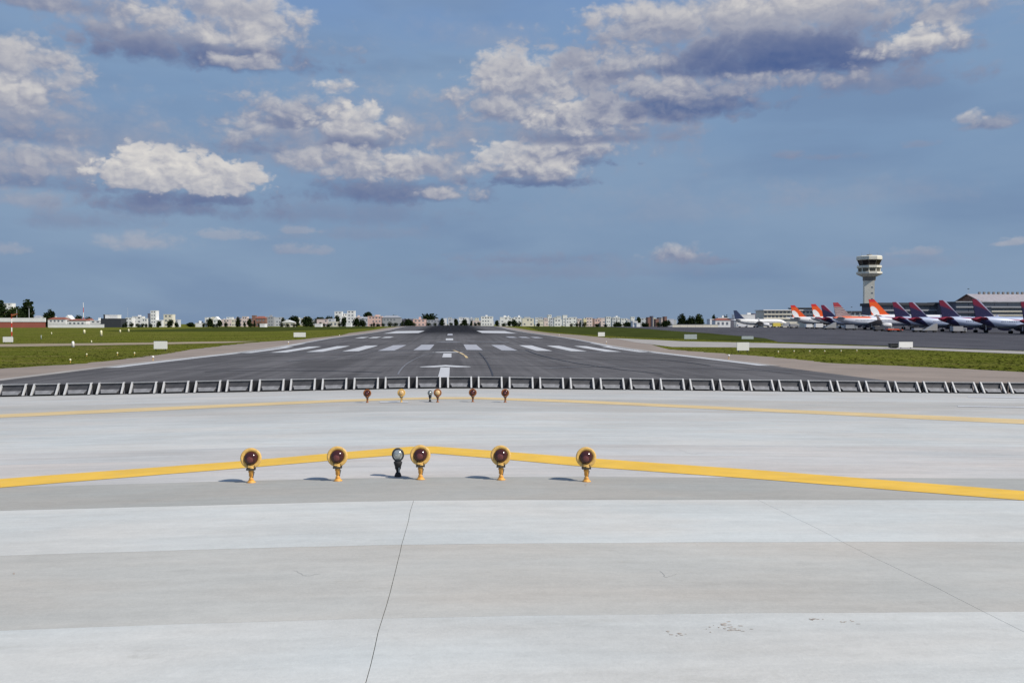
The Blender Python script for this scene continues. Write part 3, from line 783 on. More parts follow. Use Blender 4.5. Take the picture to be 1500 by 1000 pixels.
board(430.5, 447.5, 487, 493.5, 'wide white sign board in the grass left of the runway stripes')
board(876, 886, 486.5, 492.5, 'narrow white sign board in dark grass right of the runway')
board(1002, 1021, 489.5, 496.5, 'grey green sign board in dark grass beside the taxiway', 'sign_grey')
board(1086, 1104, 492, 496.5, 'low grey sign board just behind the big white one on the right', 'sign_grey')
board(1079, 1097.5, 501, 513, 'large square white sign board at the tip of the right grass')
board(1316, 1337.5, 500.2, 508.5, 'white sign board with dark box beside it, right of the others')
x, y = at(1308.5, 510)
t = thing('light_box', 'small dark electrical box left of the rightmost white sign board', 'box', (x, y, Z(x, y)))
link_mesh('cabinet', boxm(-.55, .55, -.3, .3, .1, .6), M['dark_metal'], t)
link_mesh('lid', boxm(-.62, .62, -.36, .36, .602, .68), M['black'], t)
link_mesh('foot', boxm(-.4, .4, -.2, .2, 0, .098), M['black'], t)
def post(px, pt, pb, label, w=.12, cap='sign_white'):
    x, y = at(px, pb); h = (pb - pt) * y / FPX
    t = thing('marker_post', label, 'marker', (x, y, Z(x, y)))
    link_mesh('post_body', lathem([(w, 0), (w * .95, h * .8), (w * .6, h)], 8), M[cap], t, True)
    link_mesh('foot', lathem([(w * 1.6, -.02), (w * 1.6, .05)], 8), M['dark_metal'], t)
M['sign_cream'] = mat('marker_cream', (0.80, 0.76, 0.50), .6)
post(107, 500, 508.5, 'white marker post standing beside the dirt track on the left', .20)
post(148.3, 484, 492, 'tall cream marker post in mid field on the left', .30, 'sign_cream')
post(60.3, 491, 497, 'thin pale marker post in far left grass before the track', .09, 'sign_grey')
post(123.5, 483, 488.5, 'short cream marker post in the left grass below the mast', .35, 'sign_cream')
post(176, 483, 487, 'left cream marker of the pair beyond the middle of left field', .28, 'sign_cream')
post(188.5, 481.8, 486, 'right cream marker of the pair beyond the middle of left field', .28, 'sign_cream')
post(75.5, 486.5, 490, 'tiny pale marker post in far left grass', .14, 'sign_cream')
post(134, 498.6, 502, 'tiny pale marker post just above the dirt track', .10, 'sign_cream')
tiny = [(1140, 518), (1163, 517), (1186, 517), (1208, 517), (1232, 516.5), (1255, 516), (103, 531), (127, 522), (172, 520), (197, 520)]
for i, (px, py) in enumerate(tiny):
    x, y = at(px, py)
    side = 'right' if px > 700 else 'left'
    t = thing('ground_light', 'small pale field light in the %s grass, %s of its line' % (side, ['leftmost', 'second', 'third', 'fourth', 'fifth', 'rightmost'][i] if i < 6 else 'small pale field light in the left grass, x', ), 'light', (x, y, Z(x, y)), 0, 'small field lights in the grass')
    if i >= 6: t['label'] = 'small pale field light in the left grass, %s of four' % ['leftmost', 'second', 'third', 'rightmost'][i - 6]
    link_mesh('post_body', lathem([(.035, 0), (.035, .14)], 6), M['lamp_yellow'], t)
    link_mesh('lamp', lathem([(.05, .141), (.085, .20), (.07, .27), (.02, .30)], 8), M['sign_cream'], t, True)

# edge lights along the runway sides
for i, (sx, yy) in enumerate([(-23.9, 74), (23.9, 74), (-23.9, 134), (23.9, 134), (-23.9, 194), (23.9, 194)]):
    t = thing('edge_light', 'small white runway edge light on the %s shoulder, %s along' % ('left' if sx < 0 else 'right', ['nearest', 'middle', 'farthest'][i // 2]), 'light', (sx, yy, Z(sx, yy) + .01), 0, 'runway edge lights')
    link_mesh('post_body', lathem([(.07, 0), (.03, .03), (.03, .22)], 8), M['lamp_yellow'], t)
    link_mesh('lamp', lathem([(.06, .222), (.10, .27), (.10, .33), (.04, .38)], 10), M['sign_white'], t, True)

# windsock mast at far left
M['redp'] = mat('red_paint', (0.55, 0.05, 0.03), .5)
x, y = at(17, 491)
y = 175; x = xz(17, 480, y)[0]
z0 = Z(x, y); H = xz(17, 459, y)[1] - z0
t = thing('windsock_mast', 'red and white windsock mast with orange top at far left', 'windsock', (x, y, z0))
for k in range(6):
    link_mesh('mast_band', lathem([(.11, H * k / 6 * .97 + (0 if k == 0 else .004)), (.11, H * (k + 1) / 6 * .97)], 8), M['redp' if k % 2 else 'sign_white'], t)
ws = bmesh.new(); lathe(ws, [(.26, 0), (.22, .35), (.17, .75), (.12, 1.1)], 12, Matrix.Translation((.1, 0, H * .97 - .3)) @ Matrix.Rotation(R(70), 4, 'Y') , cap0=False, cap1=False)
link_mesh('sock', ws, M['lamp_brown'], t, True)

# ------------------------------------------------------------------ trees
def tree(px0, px1, ptop, y, label, m='leaf', pbase=None, seed=1, group=None, name='tree', dens=1.0, depth=.9):
    rnd = random.Random(seed)
    x0, zt = xz(px0, ptop, y); x1, _ = xz(px1, ptop, y)
    cx = (x0 + x1) / 2; w = (x1 - x0) / 2; zg = Z(cx, y)
    H = zt - zg
    t = thing(name, label, 'tree' if H > 4 else 'bush', (cx, y, zg), 0, group)
    bm = bmesh.new()
    lathe(bm, [(w * .10, -.3), (w * .07, H * .3), (w * .05, H * .6)], 8)
    for k in range(4):
        an = k * 1.7 + rnd.random(); lathe(bm, [(w * .045, 0), (w * .02, H * .38)], 6, Matrix.Translation((0, 0, H * .28)) @ Matrix.Rotation(an, 4, 'Z') @ Matrix.Rotation(R(42), 4, 'Y'))
    link_mesh('trunk', bm, M['bark'], t, True)
    bm = bmesh.new()
    lobes = []
    zb = H * .04
    for k in range(int(9)):
        a = rnd.uniform(0, 6.28); rr = rnd.uniform(.15, .52)
        lobes.append((Vector((w * rr * math.cos(a), w * depth * rr * math.sin(a), zb + (H - zb) * rnd.uniform(.20, .64))), rnd.uniform(.42, .58)))
    lobes.append((Vector((0, 0, H - (H - zb) * .46)), .66))
    n = int(1500 * dens); ls = max(.22, (w + H) * .062)
    for k in range(n):
        c, r = lobes[rnd.randrange(len(lobes))]
        v = Vector((rnd.gauss(0, 1), rnd.gauss(0, 1), rnd.gauss(0, 1))).normalized() * (rnd.random() ** .42)
        p = c + Vector((v.x * w * r, v.y * w * depth * r, v.z * (H - zb) * r * .8))
        p.z = min(p.z, H * 0.99)
        s = ls * rnd.uniform(.5, 1.25)
        q = Vector((rnd.gauss(0, 1), rnd.gauss(0, 1), rnd.gauss(0, 1))).to_track_quat('Z', 'Y').to_matrix()
        vs = [bm.verts.new(p + q @ Vector(v2) * s) for v2 in ((-.5, -.4, 0), (.5, -.3, .1), (.35, .5, 0), (-.4, .45, .12))]
        bm.faces.new(vs)
    link_mesh('crown', bm, M[m], t)
    return t
TREES = [ # px0, px1, ptop, distance, label
 (-12, 14, 440.5, 820, 'dark tree at the left edge behind the red wall', 'leaf'),
 (0, 32, 450, 760, 'broad green tree behind the red wall beside the left edge', 'leaf2'),
 (26, 52, 439, 800, 'tallest dark tree on the left, behind the red wall', 'leaf'),
 (14, 36, 449, 780, 'mid height tree between the two taller ones on the left', 'leaf'),
 (62, 84, 453, 850, 'dark dome shaped tree right of the red wall', 'leaf'),
 (106, 123, 461, 900, 'dark tree behind white houses beside the thin mast', 'leaf'),
 (121, 137, 463.5, 900, 'low dark tree right of the thin mast', 'leaf'),
 (228, 237, 470, 800, 'small dark tree between the two white towers', 'leaf'),
 (244, 254, 467, 790, 'small dark tree in front of the right white tower', 'leaf'),
 (254, 262, 471, 850, 'small dark bush right of the white towers', 'leaf'),
 (271, 287, 472, 900, 'flat dark bush alone in the gap on the skyline', 'leaf'),
 (287, 300, 470.5, 1050, 'dark bush behind a low white shed', 'leaf'),
 (301, 314, 465.5, 900, 'dark tree left of the small white gabled house', 'leaf'),
 (316, 327, 468, 880, 'dark tree right of the small white gabled house', 'leaf'),
 (345, 352, 464, 900, 'narrow dark tree among brown blocks left of the field end', 'leaf'),
 (361, 369, 466, 900, 'narrow dark tree beside the brown and cream blocks', 'leaf'),
 (410, 420, 465, 1000, 'small dark tree left of the cream roofed shed', 'leaf'),
 (420, 442, 462.5, 1100, 'broad dark tree behind the cream roofed shed', 'leaf'),
 (438, 462, 463.5, 1100, 'long dark tree mass right of the cream roofed shed', 'leaf'),
 (458, 478, 464.5, 1150, 'dark tree behind the pink columned building', 'leaf'),
 (472, 492, 462.5, 1200, 'dark tree left of the white apartment block', 'leaf'),
 (489, 499, 461.5, 900, 'dark tree before the left wing of the white block', 'leaf'),
 (498, 509, 463, 880, 'dark tree before the middle of the white block', 'leaf'),
 (514, 528, 465.5, 900, 'dark tree right of the white apartment block', 'leaf'),
 (528, 549, 457, 1200, 'high dark tree behind the pink gabled building', 'leaf'),
 (524, 538, 466, 900, 'low dark tree in front of the grey roofed house', 'leaf'),
 (572, 585, 460.5, 1200, 'dark tree top behind the long grey hall', 'leaf'),
 (614, 644, 459.5, 1100, 'wide dark dome shaped tree behind the pink house at the runway end', 'leaf'),
 (586, 607, 466.5, 850, 'dark trees left of the pink house at the runway end', 'leaf'),
 (643, 651, 466, 900, 'dark narrow tree right of the wide dome shaped tree', 'leaf'),
 (664, 672, 466, 900, 'dark narrow tree between two small white blocks', 'leaf'),
 (675, 686, 467, 850, 'dark tree in front of a white block at the runway end', 'leaf'),
 (688, 693, 469, 900, 'small dark bush left of the pale pink block', 'leaf'),
 (724, 732, 469, 900, 'dark bush in the gap right of the runway line', 'leaf'),
 (741, 750, 469, 820, 'dark bush before the white wide block', 'leaf'),
 (748, 758, 466.5, 820, 'dark taller bush before the white wide block', 'leaf'),
 (884, 890, 474, 800, 'dark bush at the foot of the pink block', 'leaf'),
 (895, 912, 471.5, 900, 'dark hedge tree below the pale right blocks', 'leaf'),
 (909, 929, 471.5, 900, 'long dark bush below the pale right blocks', 'leaf'),
 (929, 940, 463.5, 900, 'rounded dark tree left of the brown towers', 'leaf2'),
 (938, 952, 472, 800, 'low dark bush before the brown towers', 'leaf'),
 (966, 986, 469, 780, 'dark bushes at the foot of the brown towers', 'leaf'),
 (989, 1008, 459.5, 760, 'dark tree, left one of the clump before the airliner', 'leaf'),
 (1001, 1023, 463, 740, 'dark tree, middle one of the clump before the airliner', 'leaf'),
 (1017, 1033, 460, 770, 'rounded dark tree, right one of the clump before the airliner', 'leaf2'),
 (1041, 1050, 460.5, 900, 'small dark tree above the white shed', 'leaf'),
 (1056, 1070, 461, 900, 'dark tree above the red and white shed', 'leaf'),
 (1080, 1088, 463, 800, 'dark bush behind the tail of the farthest airliner', 'leaf'),
]
for i, (a, b, tp, y, lab, m_) in enumerate(TREES):
    tree(a, b, tp, y, lab, m_, seed=i + 3, dens=1.0 if b - a > 14 else .7)

# ------------------------------------------------------------------ skyline
COL = {'white': (.78, .78, .76), 'cream': (.72, .68, .56), 'pink': (.70, .48, .42), 'grey': (.34, .35, .37), 'pale grey': (.55, .57, .60), 'brown': (.24, .13, .10), 'dark': (.035, .04, .05),
       'red': (.33, .10, .07), 'pale pink': (.70, .58, .54), 'yellow': (.75, .68, .38), 'dark grey': (.13, .13, .16), 'violet grey': (.16, .14, .20)}
BM = {k: mat('render_' + k.replace(' ', '_'), v, .85, 0, .08, .15) for k, v in COL.items()}
M['tile_red'] = mat('red_roof_tiles', (.26, .09, .06), .9, 0, .25, .6)
M['roof_grey'] = mat('grey_roof', (.30, .31, .33), .8, 0, .15, .4)
M['roof_dark'] = mat('dark_roof', (.045, .05, .06), .8, 0, .2, .4)
M['roof_white'] = mat('white_roof', (.82, .82, .80), .7, 0, .05, .4)
skyline = []
win_mesh = {}
def win_obj(parent, name, x0, x1, y, z0, z1):
    k = (round(x1 - x0, 1), round(z1 - z0, 1), name)
    if k not in win_mesh:
        o = link_mesh(name, boxm(0, k[0], -.03, .10, 0, k[1]), M['window'], parent); win_mesh[k] = o.data
    else:
        o = bpy.data.objects.new(name, win_mesh[k]); C.objects.link(o); o.parent = parent
    o.location = (x0, y, z0)
    return o
def building(px0, px1, ptop, y, col, form='flat', roof=None, extra=None, rz=0.0, name='building', floors=True, label=None, pbase=None):
    x0, zt = xz(px0, ptop, y); x1, _ = xz(px1, ptop, y)
    cx = (x0 + x1) / 2; w = (x1 - x0); zg = Z(cx, y) - .3; H = zt - zg
    t = thing(name, label or '', 'building', (cx, y, zg), rz, None)
    dp = min(26, max(9, w * .8)); hw = w / 2
    wallm = BM[col]
    rm = M[roof] if roof else None
    if form == 'flat':
        link_mesh('wall', boxm(-hw, hw, 0, dp, 0, H - .5), wallm, t)
        link_mesh('roof', boxm(-hw - .12, hw + .12, -.12, dp + .12, H - .498, H), rm or wallm, t)
        if w > 9 and random.random() < .6 and not extra:
            tw_ = w * random.uniform(.15, .3); xo = random.uniform(-hw * .5, hw * .4)
            link_mesh('water_tank', boxm(xo, xo + tw_, 2, 2 + tw_, H + .002, H + random.uniform(1.2, 2.4)), wallm, t)
    else:
        rh = H * (.34 if form == 'gable' else .2)
        bm = bmesh.new(); box(bm, -hw, hw, 0, dp, 0, H - rh)
        link_mesh('wall', bm, wallm, t)
        bm = bmesh.new()
        if form == 'gable':       # gable faces the field
            pts = [(-hw - .4, H - rh + .01), (hw + .4, H - rh + .01), (0, H)]
            a = [bm.verts.new((x, -.4, z)) for x, z in pts]; b = [bm.verts.new((x, dp + .4, z)) for x, z in pts]
            bm.faces.new(a); bm.faces.new(b[::-1])
            for i in range(3): bm.faces.new((a[i], b[i], b[(i+1) % 3], a[(i+1) % 3]))
        else:                     # hipped: long roof slope faces the field
            e = [(-hw - .4, -.4), (hw + .4, -.4), (hw + .4, dp + .4), (-hw - .4, dp + .4)]
            a = [bm.verts.new((x, yy, H - rh + .01)) for x, yy in e]
            r0 = bm.verts.new((-hw * .6, dp / 2, H)); r1 = bm.verts.new((hw * .6, dp / 2, H))
            bm.faces.new(a[::-1]); bm.faces.new((a[0], a[1], r1, r0)); bm.faces.new((a[2], a[3], r0, r1)); bm.faces.new((a[1], a[2], r1)); bm.faces.new((a[3], a[0], r0))
        bmesh.ops.recalc_face_normals(bm, faces=bm.faces[:])
        link_mesh('roof', bm, rm or wallm, t)
        H = H - rh
    if floors and w > 4:
        nf = max(1, min(9, int(H / 3.2))); fh = H / nf
        nw = max(2, min(6, int(w / 3.4)))
        if nf * nw > 30: nw = max(2, 30 // nf)
        ws_ = (w * .86) / nw
        for f in range(nf):
            for k in range(nw):
                if random.random() < .12: continue
                xa = -w * .43 + ws_ * (k + .22)
                win_obj(t, 'window', xa, xa + ws_ * .5, -.02, fh * f + fh * .38, fh * f + fh * .76)
    skyline.append((cx / y, t, col, form, w, H, px0, px1, ptop, y, label))
    return t
B_ = building
# left field end
B_(5, 17, 444, 1000, 'white', name='hillside_house', label='white house on the rise among trees at the left edge')
B_(48, 58, 462, 900, 'white', 'hip', 'roof_grey', name='house', label='small white house with grey roof between two left trees')
B_(60, 77, 463.5, 880, 'white', 'flat', name='house', label='white flat house below the dome shaped tree')
B_(70, 96, 464.5, 800, 'white', 'hip', 'tile_red', name='house', label='white house with red hipped roof right of the red wall')
B_(94, 104, 461.5, 860, 'white', 'gable', 'roof_white', name='house', label='white gabled house just left of the thin mast')
B_(98, 126, 467, 790, 'white', 'hip', 'tile_red', name='house', label='wide white house with dark red roof below the thin mast')
B_(124, 134, 466.5, 800, 'white', 'gable', 'tile_red', name='house', label='small white gabled house right of the thin mast')
B_(132, 148, 469, 790, 'white', 'flat', name='house', label='low white house beside the black hall')
B_(147.5, 177, 466.3, 780, 'dark', 'flat', extra=1, name='hall', floors=False, label='black hall with a white box on its roof')
B_(154, 172, 461, 800, 'white', 'flat', extra=1, name='rooftop_block', floors=False, label='white block rising above the black hall')
B_(151.5, 154, 460.5, 805, 'dark', 'flat', extra=1, name='lift_shaft', floors=False, label='thin dark shaft left of the white block over the black hall')
B_(184, 193.5, 465, 900, 'white', name='apartment_block'); B_(193.5, 208, 463.2, 930, 'white', name='apartment_block'); B_(208, 216, 466, 900, 'white', name='apartment_block')
B_(216.3, 219.3, 459, 920, 'dark grey', name='tower_block', floors=False)
B_(220.5, 228.5, 454.8, 900, 'white', extra=1, name='tower_block', label='tallest slim white tower block left of the runway')
B_(229, 238, 468.5, 900, 'white', name='apartment_block')
B_(239.5, 252.5, 460.3, 880, 'cream', extra=1, name='tower_block', label='cream tower block right of the slim white tower')
B_(253, 261, 468, 920, 'pale grey', name='house')
B_(286, 301, 473, 900, 'white', 'flat', name='shed', floors=False)
B_(312.5, 320.5, 463.5, 950, 'white', 'gable', 'roof_white', name='house')
B_(322, 341, 467.5, 1100, 'pale pink', name='apartment_block')
B_(339, 347, 468, 1000, 'cream', name='apartment_block'); B_(346.5, 349.5, 464.5, 1000, 'dark grey', name='tower_block', floors=False)
B_(351, 358, 467, 1050, 'pale pink', name='apartment_block'); B_(354.5, 362, 463.5, 1000, 'pale pink', name='apartment_block'); B_(364, 371, 466.5, 980, 'brown', name='apartment_block')
B_(369, 374, 461.8, 1020, 'brown', name='apartment_block'); B_(374, 389, 463, 980, 'brown', 'hip', 'tile_red', name='house'); B_(380.5, 387.5, 474, 620, 'white', name='shed', floors=False)
B_(388, 401, 463.8, 1080, 'grey', name='apartment_block'); B_(399, 413, 464.5, 1100, 'pale grey', name='apartment_block')
B_(412, 431, 468.5, 850, 'cream', 'gable', 'roof_white', name='shed', label='shed with pale sloping roof among dark trees left of the runway')
B_(450, 456, 465.5, 1180, 'pale grey', name='apartment_block')
B_(461, 470, 474, 640, 'white', name='shed', floors=False)
B_(464, 481, 467.5, 900, 'pale pink', name='columned_building', label='pale pink building with upright bays left of the white block')
B_(481, 490, 466.5, 880, 'pale grey', name='apartment_block'); B_(482, 495, 471, 800, 'cream', name='house')
B_(490, 501, 456, 950, 'white', extra=1, name='apartment_block', label='left wing of the tall white block left of the runway')
B_(501, 509, 459, 960, 'white', extra=1, name='apartment_block', label='lower middle of the tall white block left of the runway')
B_(508.5, 519.5, 455, 920, 'white', extra=1, name='apartment_block', label='tall white apartment block with small windows left of the runway')
B_(507, 514, 473, 700, 'white', name='shed', floors=False)
B_(526, 540, 464, 1000, 'pale grey', 'hip', 'roof_grey', name='house')
B_(538.5, 560, 463, 850, 'pink', 'flat', name='apartment_block', label='pink building with flat roof left of the long grey hall'); B_(549, 556, 461, 900, 'cream', name='apartment_block')
B_(559, 587, 462, 850, 'grey', 'hip', 'roof_grey', name='hall', label='long grey hall with pale roof at the end of the left field')
B_(586, 606, 467, 900, 'violet grey', name='hall')
B_(605, 624, 467.5, 820, 'pink', name='house', label='pink house under the wide dome shaped tree'); B_(625, 646, 468.5, 900, 'grey', name='hall')
B_(650, 654.5, 466, 1000, 'white', name='apartment_block'); B_(657, 665, 467, 980, 'pale grey', name='apartment_block'); B_(672, 677, 464.5, 1050, 'white', name='apartment_block'); B_(676, 686.5, 465, 1000, 'white', name='apartment_block')
B_(687, 694, 467, 1100, 'pale grey', name='apartment_block'); B_(692, 704, 469.5, 1000, 'pale pink', name='apartment_block'); B_(704.5, 722.5, 463.3, 1050, 'white', name='apartment_block')
B_(720, 724, 470, 1200, 'pale grey', name='apartment_block')
B_(732.5, 745, 464.3, 1050, 'white', name='apartment_block'); B_(745, 753, 465.5, 1100, 'white', name='apartment_block'); B_(753, 764, 464.3, 1150, 'white', name='apartment_block')
B_(765, 782, 466, 1000, 'cream', name='apartment_block'); B_(768, 776, 464, 1200, 'pale grey', name='apartment_block')
B_(784, 789, 465, 1100, 'white', name='apartment_block'); B_(789, 796, 468, 1000, 'cream', name='apartment_block'); B_(797, 803, 466.5, 1050, 'pale pink', name='apartment_block')
B_(802.5, 808, 460.8, 1200, 'white', name='tower_block'); B_(806, 813, 465.5, 1000, 'pale grey', name='apartment_block'); B_(812, 822, 467, 980, 'white', name='apartment_block'); B_(816, 822, 463, 1200, 'white', name='apartment_block')
B_(824.5, 831, 461.5, 1150, 'white', name='tower_block'); B_(829, 838, 465.5, 980, 'white', name='apartment_block'); B_(834, 845, 464.5, 1050, 'white', name='apartment_block')
B_(846, 852, 466.5, 1000, 'pale pink', name='apartment_block'); B_(851, 855, 468.5, 950, 'grey', name='house'); B_(854.5, 859, 467, 960, 'yellow', name='house')
B_(858.5, 868, 465, 1000, 'pale pink', name='apartment_block'); B_(868, 871, 466.5, 1000, 'brown', name='tower_block', floors=False); B_(871, 880, 467, 950, 'pink', name='apartment_block'); B_(876, 888, 465.5, 1050, 'pale pink', name='apartment_block')
B_(888, 894.5, 463.8, 940, 'white', name='apartment_block', label='slim bright white block ending the pink row'); B_(896.5, 902, 465.5, 1100, 'pale grey', name='apartment_block'); B_(904.5, 910, 466, 1100, 'white', name='apartment_block'); B_(910, 919, 466.3, 1050, 'white', name='apartment_block')
B_(919, 923, 469, 1000, 'pale grey', name='house'); B_(927, 934, 470, 800, 'white', name='house'); B_(932.5, 938, 473, 700, 'white', name='shed', floors=False)
B_(938, 950, 465.8, 950, 'pale grey', name='apartment_block'); B_(949, 953, 464.5, 900, 'brown', name='tower_block', floors=False); B_(954.5, 957, 462.8, 900, 'dark grey', name='tower_block', floors=False)
B_(957, 961, 465.5, 1000, 'cream', name='apartment_block'); B_(960.5, 965, 467, 880, 'brown', name='apartment_block'); B_(965, 969, 464.8, 950, 'dark grey', name='tower_block', floors=False); B_(969, 974, 465.6, 1000, 'pale pink', name='apartment_block')
B_(973.5, 977, 463.5, 900, 'brown', name='tower_block', floors=False); B_(977, 987, 467, 900, 'pale grey', name='apartment_block')
B_(1040, 1049, 467, 720, 'white', name='shed', floors=False); B_(1048, 1070, 466, 700, 'white', 'hip', 'tile_red', name='hall', label='white hall with dull red roof left of the farthest airliner')
B_(1052, 1068, 465, 760, 'white', 'flat', name='hall'); B_(1068, 1075, 466, 720, 'dark grey', name='shed', floors=False)
B_(1079, 1106, 460.5, 760, 'white', 'flat', name='hangar', floors=False, label='white hangar behind the fuselage of the farthest airliner')
B_(1104, 1120, 459, 780, 'violet grey', 'flat', name='hall', floors=False); B_(1112, 1119, 456.5, 820, 'dark grey', name='hall', floors=False)
# a second, paler row of blocks behind the first
rq = random.Random(77); px_ = 300
while px_ < 990:
    wq = rq.uniform(4, 10)
    if rq.random() < .8 and not 610 < px_ < 648:
        B_(px_, px_ + wq, rq.uniform(463.2, 469.2), rq.uniform(1350, 1900), rq.choice(['white', 'white', 'pale grey', 'pale grey', 'cream', 'pale pink']), name=rq.choice(['apartment_block', 'apartment_block', 'tower_block']))
    px_ += wq * rq.uniform(.8, 1.5)
# low dark greenery in the gaps between the houses
rb_ = random.Random(31); px_ = 178; nb = 0
while px_ < 990:
    wdt = rb_.uniform(5, 13)
    if rb_.random() < (.62 if px_ < 700 else .34) and not (286 > px_ > 258):
        near = min((s for s in skyline if s[9] > 700), key=lambda s: abs((s[6] + s[7]) / 2 - px_))
        nb += 1
        side = 'left of the runway' if px_ < 600 else ('beyond the runway end' if px_ < 740 else 'right of the runway')
        yb = 690 + rb_.uniform(0, 60) if px_ < 560 or px_ > 760 else 760
        tree(px_, px_ + wdt, rb_.uniform(470.2, 473.4), yb, 'low dark bush number', 'leaf', seed=100 + nb, group='low bushes along the far field edge', name='bush', dens=.3)
        bush = C.objects[-1]
        BUSH = globals().setdefault('BUSHES', []); BUSH.append((px_, side))
    px_ += wdt * rb_.uniform(.6, 1.1)
bs_ = [o for o in C.objects if o.name.split('.')[0] == 'bush']
cnt = {}
for o, (p_, sd_) in zip(sorted(bs_, key=lambda o: o.location.x / o.location.y), sorted(BUSHES)):
    cnt[sd_] = cnt.get(sd_, 0) + 1
    o['label'] = 'low dark bush on the far field edge %s, %s from left there' % (sd_, ordinal(cnt[sd_]))
skyline.sort(key=lambda s: s[0])
lab_used = {}
def desc(s):
    form = s[1].name.split('.')[0].replace('_', ' ')
    return s[2] + ' ' + form
for i, s in enumerate(skyline):
    if s[10]: continue
    l = skyline[i - 1] if i else skyline[i + 1]; r_ = skyline[i + 1] if i + 1 < len(skyline) else skyline[i - 1]
    size = 'slim ' if s[4] < 6 else ('wide ' if s[4] > 14 else '')
    lab = '%s%s between %s and %s' % (size, desc(s), desc(l), desc(r_))
    if lab in lab_used:
        side = 'left of the runway' if s[6] < 600 else ('beyond the runway end' if s[6] < 760 else 'right of the runway')
        lab = '%s%s %s by a %s' % (size, desc(s), side, desc(l))
    n = 2
    base_l = lab
    while lab in lab_used:
        lab = base_l.replace(' between ', ', ' + ORD[n - 1] + ' such, between ').replace(' by a ', ', ' + ORD[n - 1] + ' there, by a '); n += 1
    lab_used[lab] = 1
    if len(lab.split()) > 16: lab = lab.replace('apartment block', 'block')
    s[1]['label'] = lab

# red wall with white coping at far left
wy = 720
xa, zt = xz(-40, 465.5, wy); xb, _ = xz(66, 465.5, wy); zg = Z(xa, wy)
t = thing('boundary_wall', 'long dull red wall with white coping below the left trees', 'wall', ((xa + xb) / 2, wy, zg - .2))
hw = (xb - xa) / 2; H = zt - zg + .2
link_mesh('wall_face', boxm(-hw, hw, 0, .6, 0, H * .60), BM['red'], t)
link_mesh('coping', boxm(-hw - .2, hw + .2, -.3, .9, H * .60 + .002, H), BM['white'], t)
xa, zt = xz(66, 474.6, wy); xb, _ = xz(148, 474.6, wy)
t = thing('boundary_wall', 'low white wall in front of the houses right of the red wall', 'wall', ((xa + xb) / 2, wy + 6, zg - .2))
hw = (xb - xa) / 2
link_mesh('wall_face', boxm(-hw, hw, 0, .4, 0, zt - zg), BM['white'], t)
link_mesh('coping', boxm(-hw, hw, -.1, .5, zt - zg + .002, zt - zg + .2), BM['grey'], t)
xa, zt = xz(985, 475, 560); xb, _ = xz(1052, 475, 560); zg = Z(xa, 560)
t = thing('boundary_wall', 'long low cream wall below the tree clump by the taxiway', 'wall', ((xa + xb) / 2, 560, zg - .2))
hw = (xb - xa) / 2
for k in range(6):
    link_mesh('wall_panel', boxm(-hw + 2 * hw * k / 6 + .05, -hw + 2 * hw * (k + 1) / 6 - .05, 0, .3, 0, zt - zg), BM['cream'], t)
link_mesh('coping', boxm(-hw, hw, -.1, .4, zt - zg + .002, zt - zg + .15), BM['grey'], t)
# masts
def mast(px, pt, y, label, r=.3, bands=False, head=None):
    x, zt = xz(px, pt, y); zg = Z(x, y); H = zt - zg
    t = thing('mast', label, 'mast', (x, y, zg))
    n = 5 if bands else 1
    for k in range(n):
        link_mesh('mast_band' if bands else 'pole', lathem([(r * (1 - .5 * k / n), H * k / n), (r * (1 - .5 * (k + 1) / n), H * (k + 1) / n - .02)], 8), (M['redp'] if k % 2 else M['sign_white']) if bands else BM['pale grey'], t)
    if head: link_mesh('lamp_head', boxm(-r * 4, r * 4, -r * 2, r * 2, H, H + r * 3), M['dark_metal'], t)
mast(42.5, 450, 745, 'pale lamp pole in front of the tallest left tree', .32, head=1)
mast(24.5, 453, 745, 'pale pole between the left edge trees', .22)
mast(122, 443, 850, 'thin red and white antenna mast above the left houses', .42, True)
mast(1218, 447, 640, 'thin dark pole between the airliner tails', .12)
mast(187, 450, 900, 'very thin pole above the white apartment blocks', .14)
mast(1247.5, 450, 620, 'thin pole just left of the control tower', .12, head=1)

# ------------------------------------------------------------------ control tower
ty = 700
tx, ttop = xz(1273.5, 375, ty)
zg = Z(tx, ty); K = ty / FPX
def tz(p): return xz(1273.5, p, ty)[1] - zg
t = thing('control_tower', 'tall white airport control tower with flared two level cab', 'control tower', (tx, ty, zg), R(-18))
M['tower'] = mat('tower_concrete', (.74, .71, .60), .85, 0, .07, .3)
M['tower_grey'] = mat('tower_collar', (.22, .20, .18), .8)
M['tower_glass'] = mat('cab_glass', (.018, .012, .012), .35)
hs = 8.2 * K
bm = bmesh.new(); box(bm, -hs * .92, hs * .80, -hs, hs, 0, tz(411.2)); link_mesh('shaft', bm, M['tower'], t)
def octa(name, segs, m, sides=10):
    bm = bmesh.new(); lathe(bm, [(r * K, z) for r, z in segs], sides, Matrix.Rotation(R(9), 4, 'Z')); link_mesh(name, bm, m, t)
octa('collar', [(9.6, tz(411)), (9.6, tz(405.8))], M['tower_grey'])
octa('lower_gallery', [(9.8, tz(405.6)), (17, tz(402.5)), (19.2, tz(401.2)), (19.2, tz(398.6)), (17.2, tz(398.2))], M['tower'])
M['low_glass'] = mat('lower_glass', (.12, .11, .09), .4)
octa('lower_windows', [(15.8, tz(398.0)), (16.4, tz(393.2))], M['low_glass'])
for k in range(10):
    a = R(9) + k * 2 * math.pi / 10
    link_mesh('pier', lathem([(.45, tz(398.15)), (.45, tz(393.1))], 6, Matrix.Translation((15.9 * K * math.cos(a), 15.9 * K * math.sin(a), 0))), M['tower'], t)
octa('upper_gallery', [(17.0, tz(393.0)), (18.3, tz(392.2)), (18.3, tz(389.3)), (15, tz(389.0))], M['tower'])
octa('cab_windows', [(14.2, tz(388.8)), (17.2, tz(381.6))], M['tower_glass'])
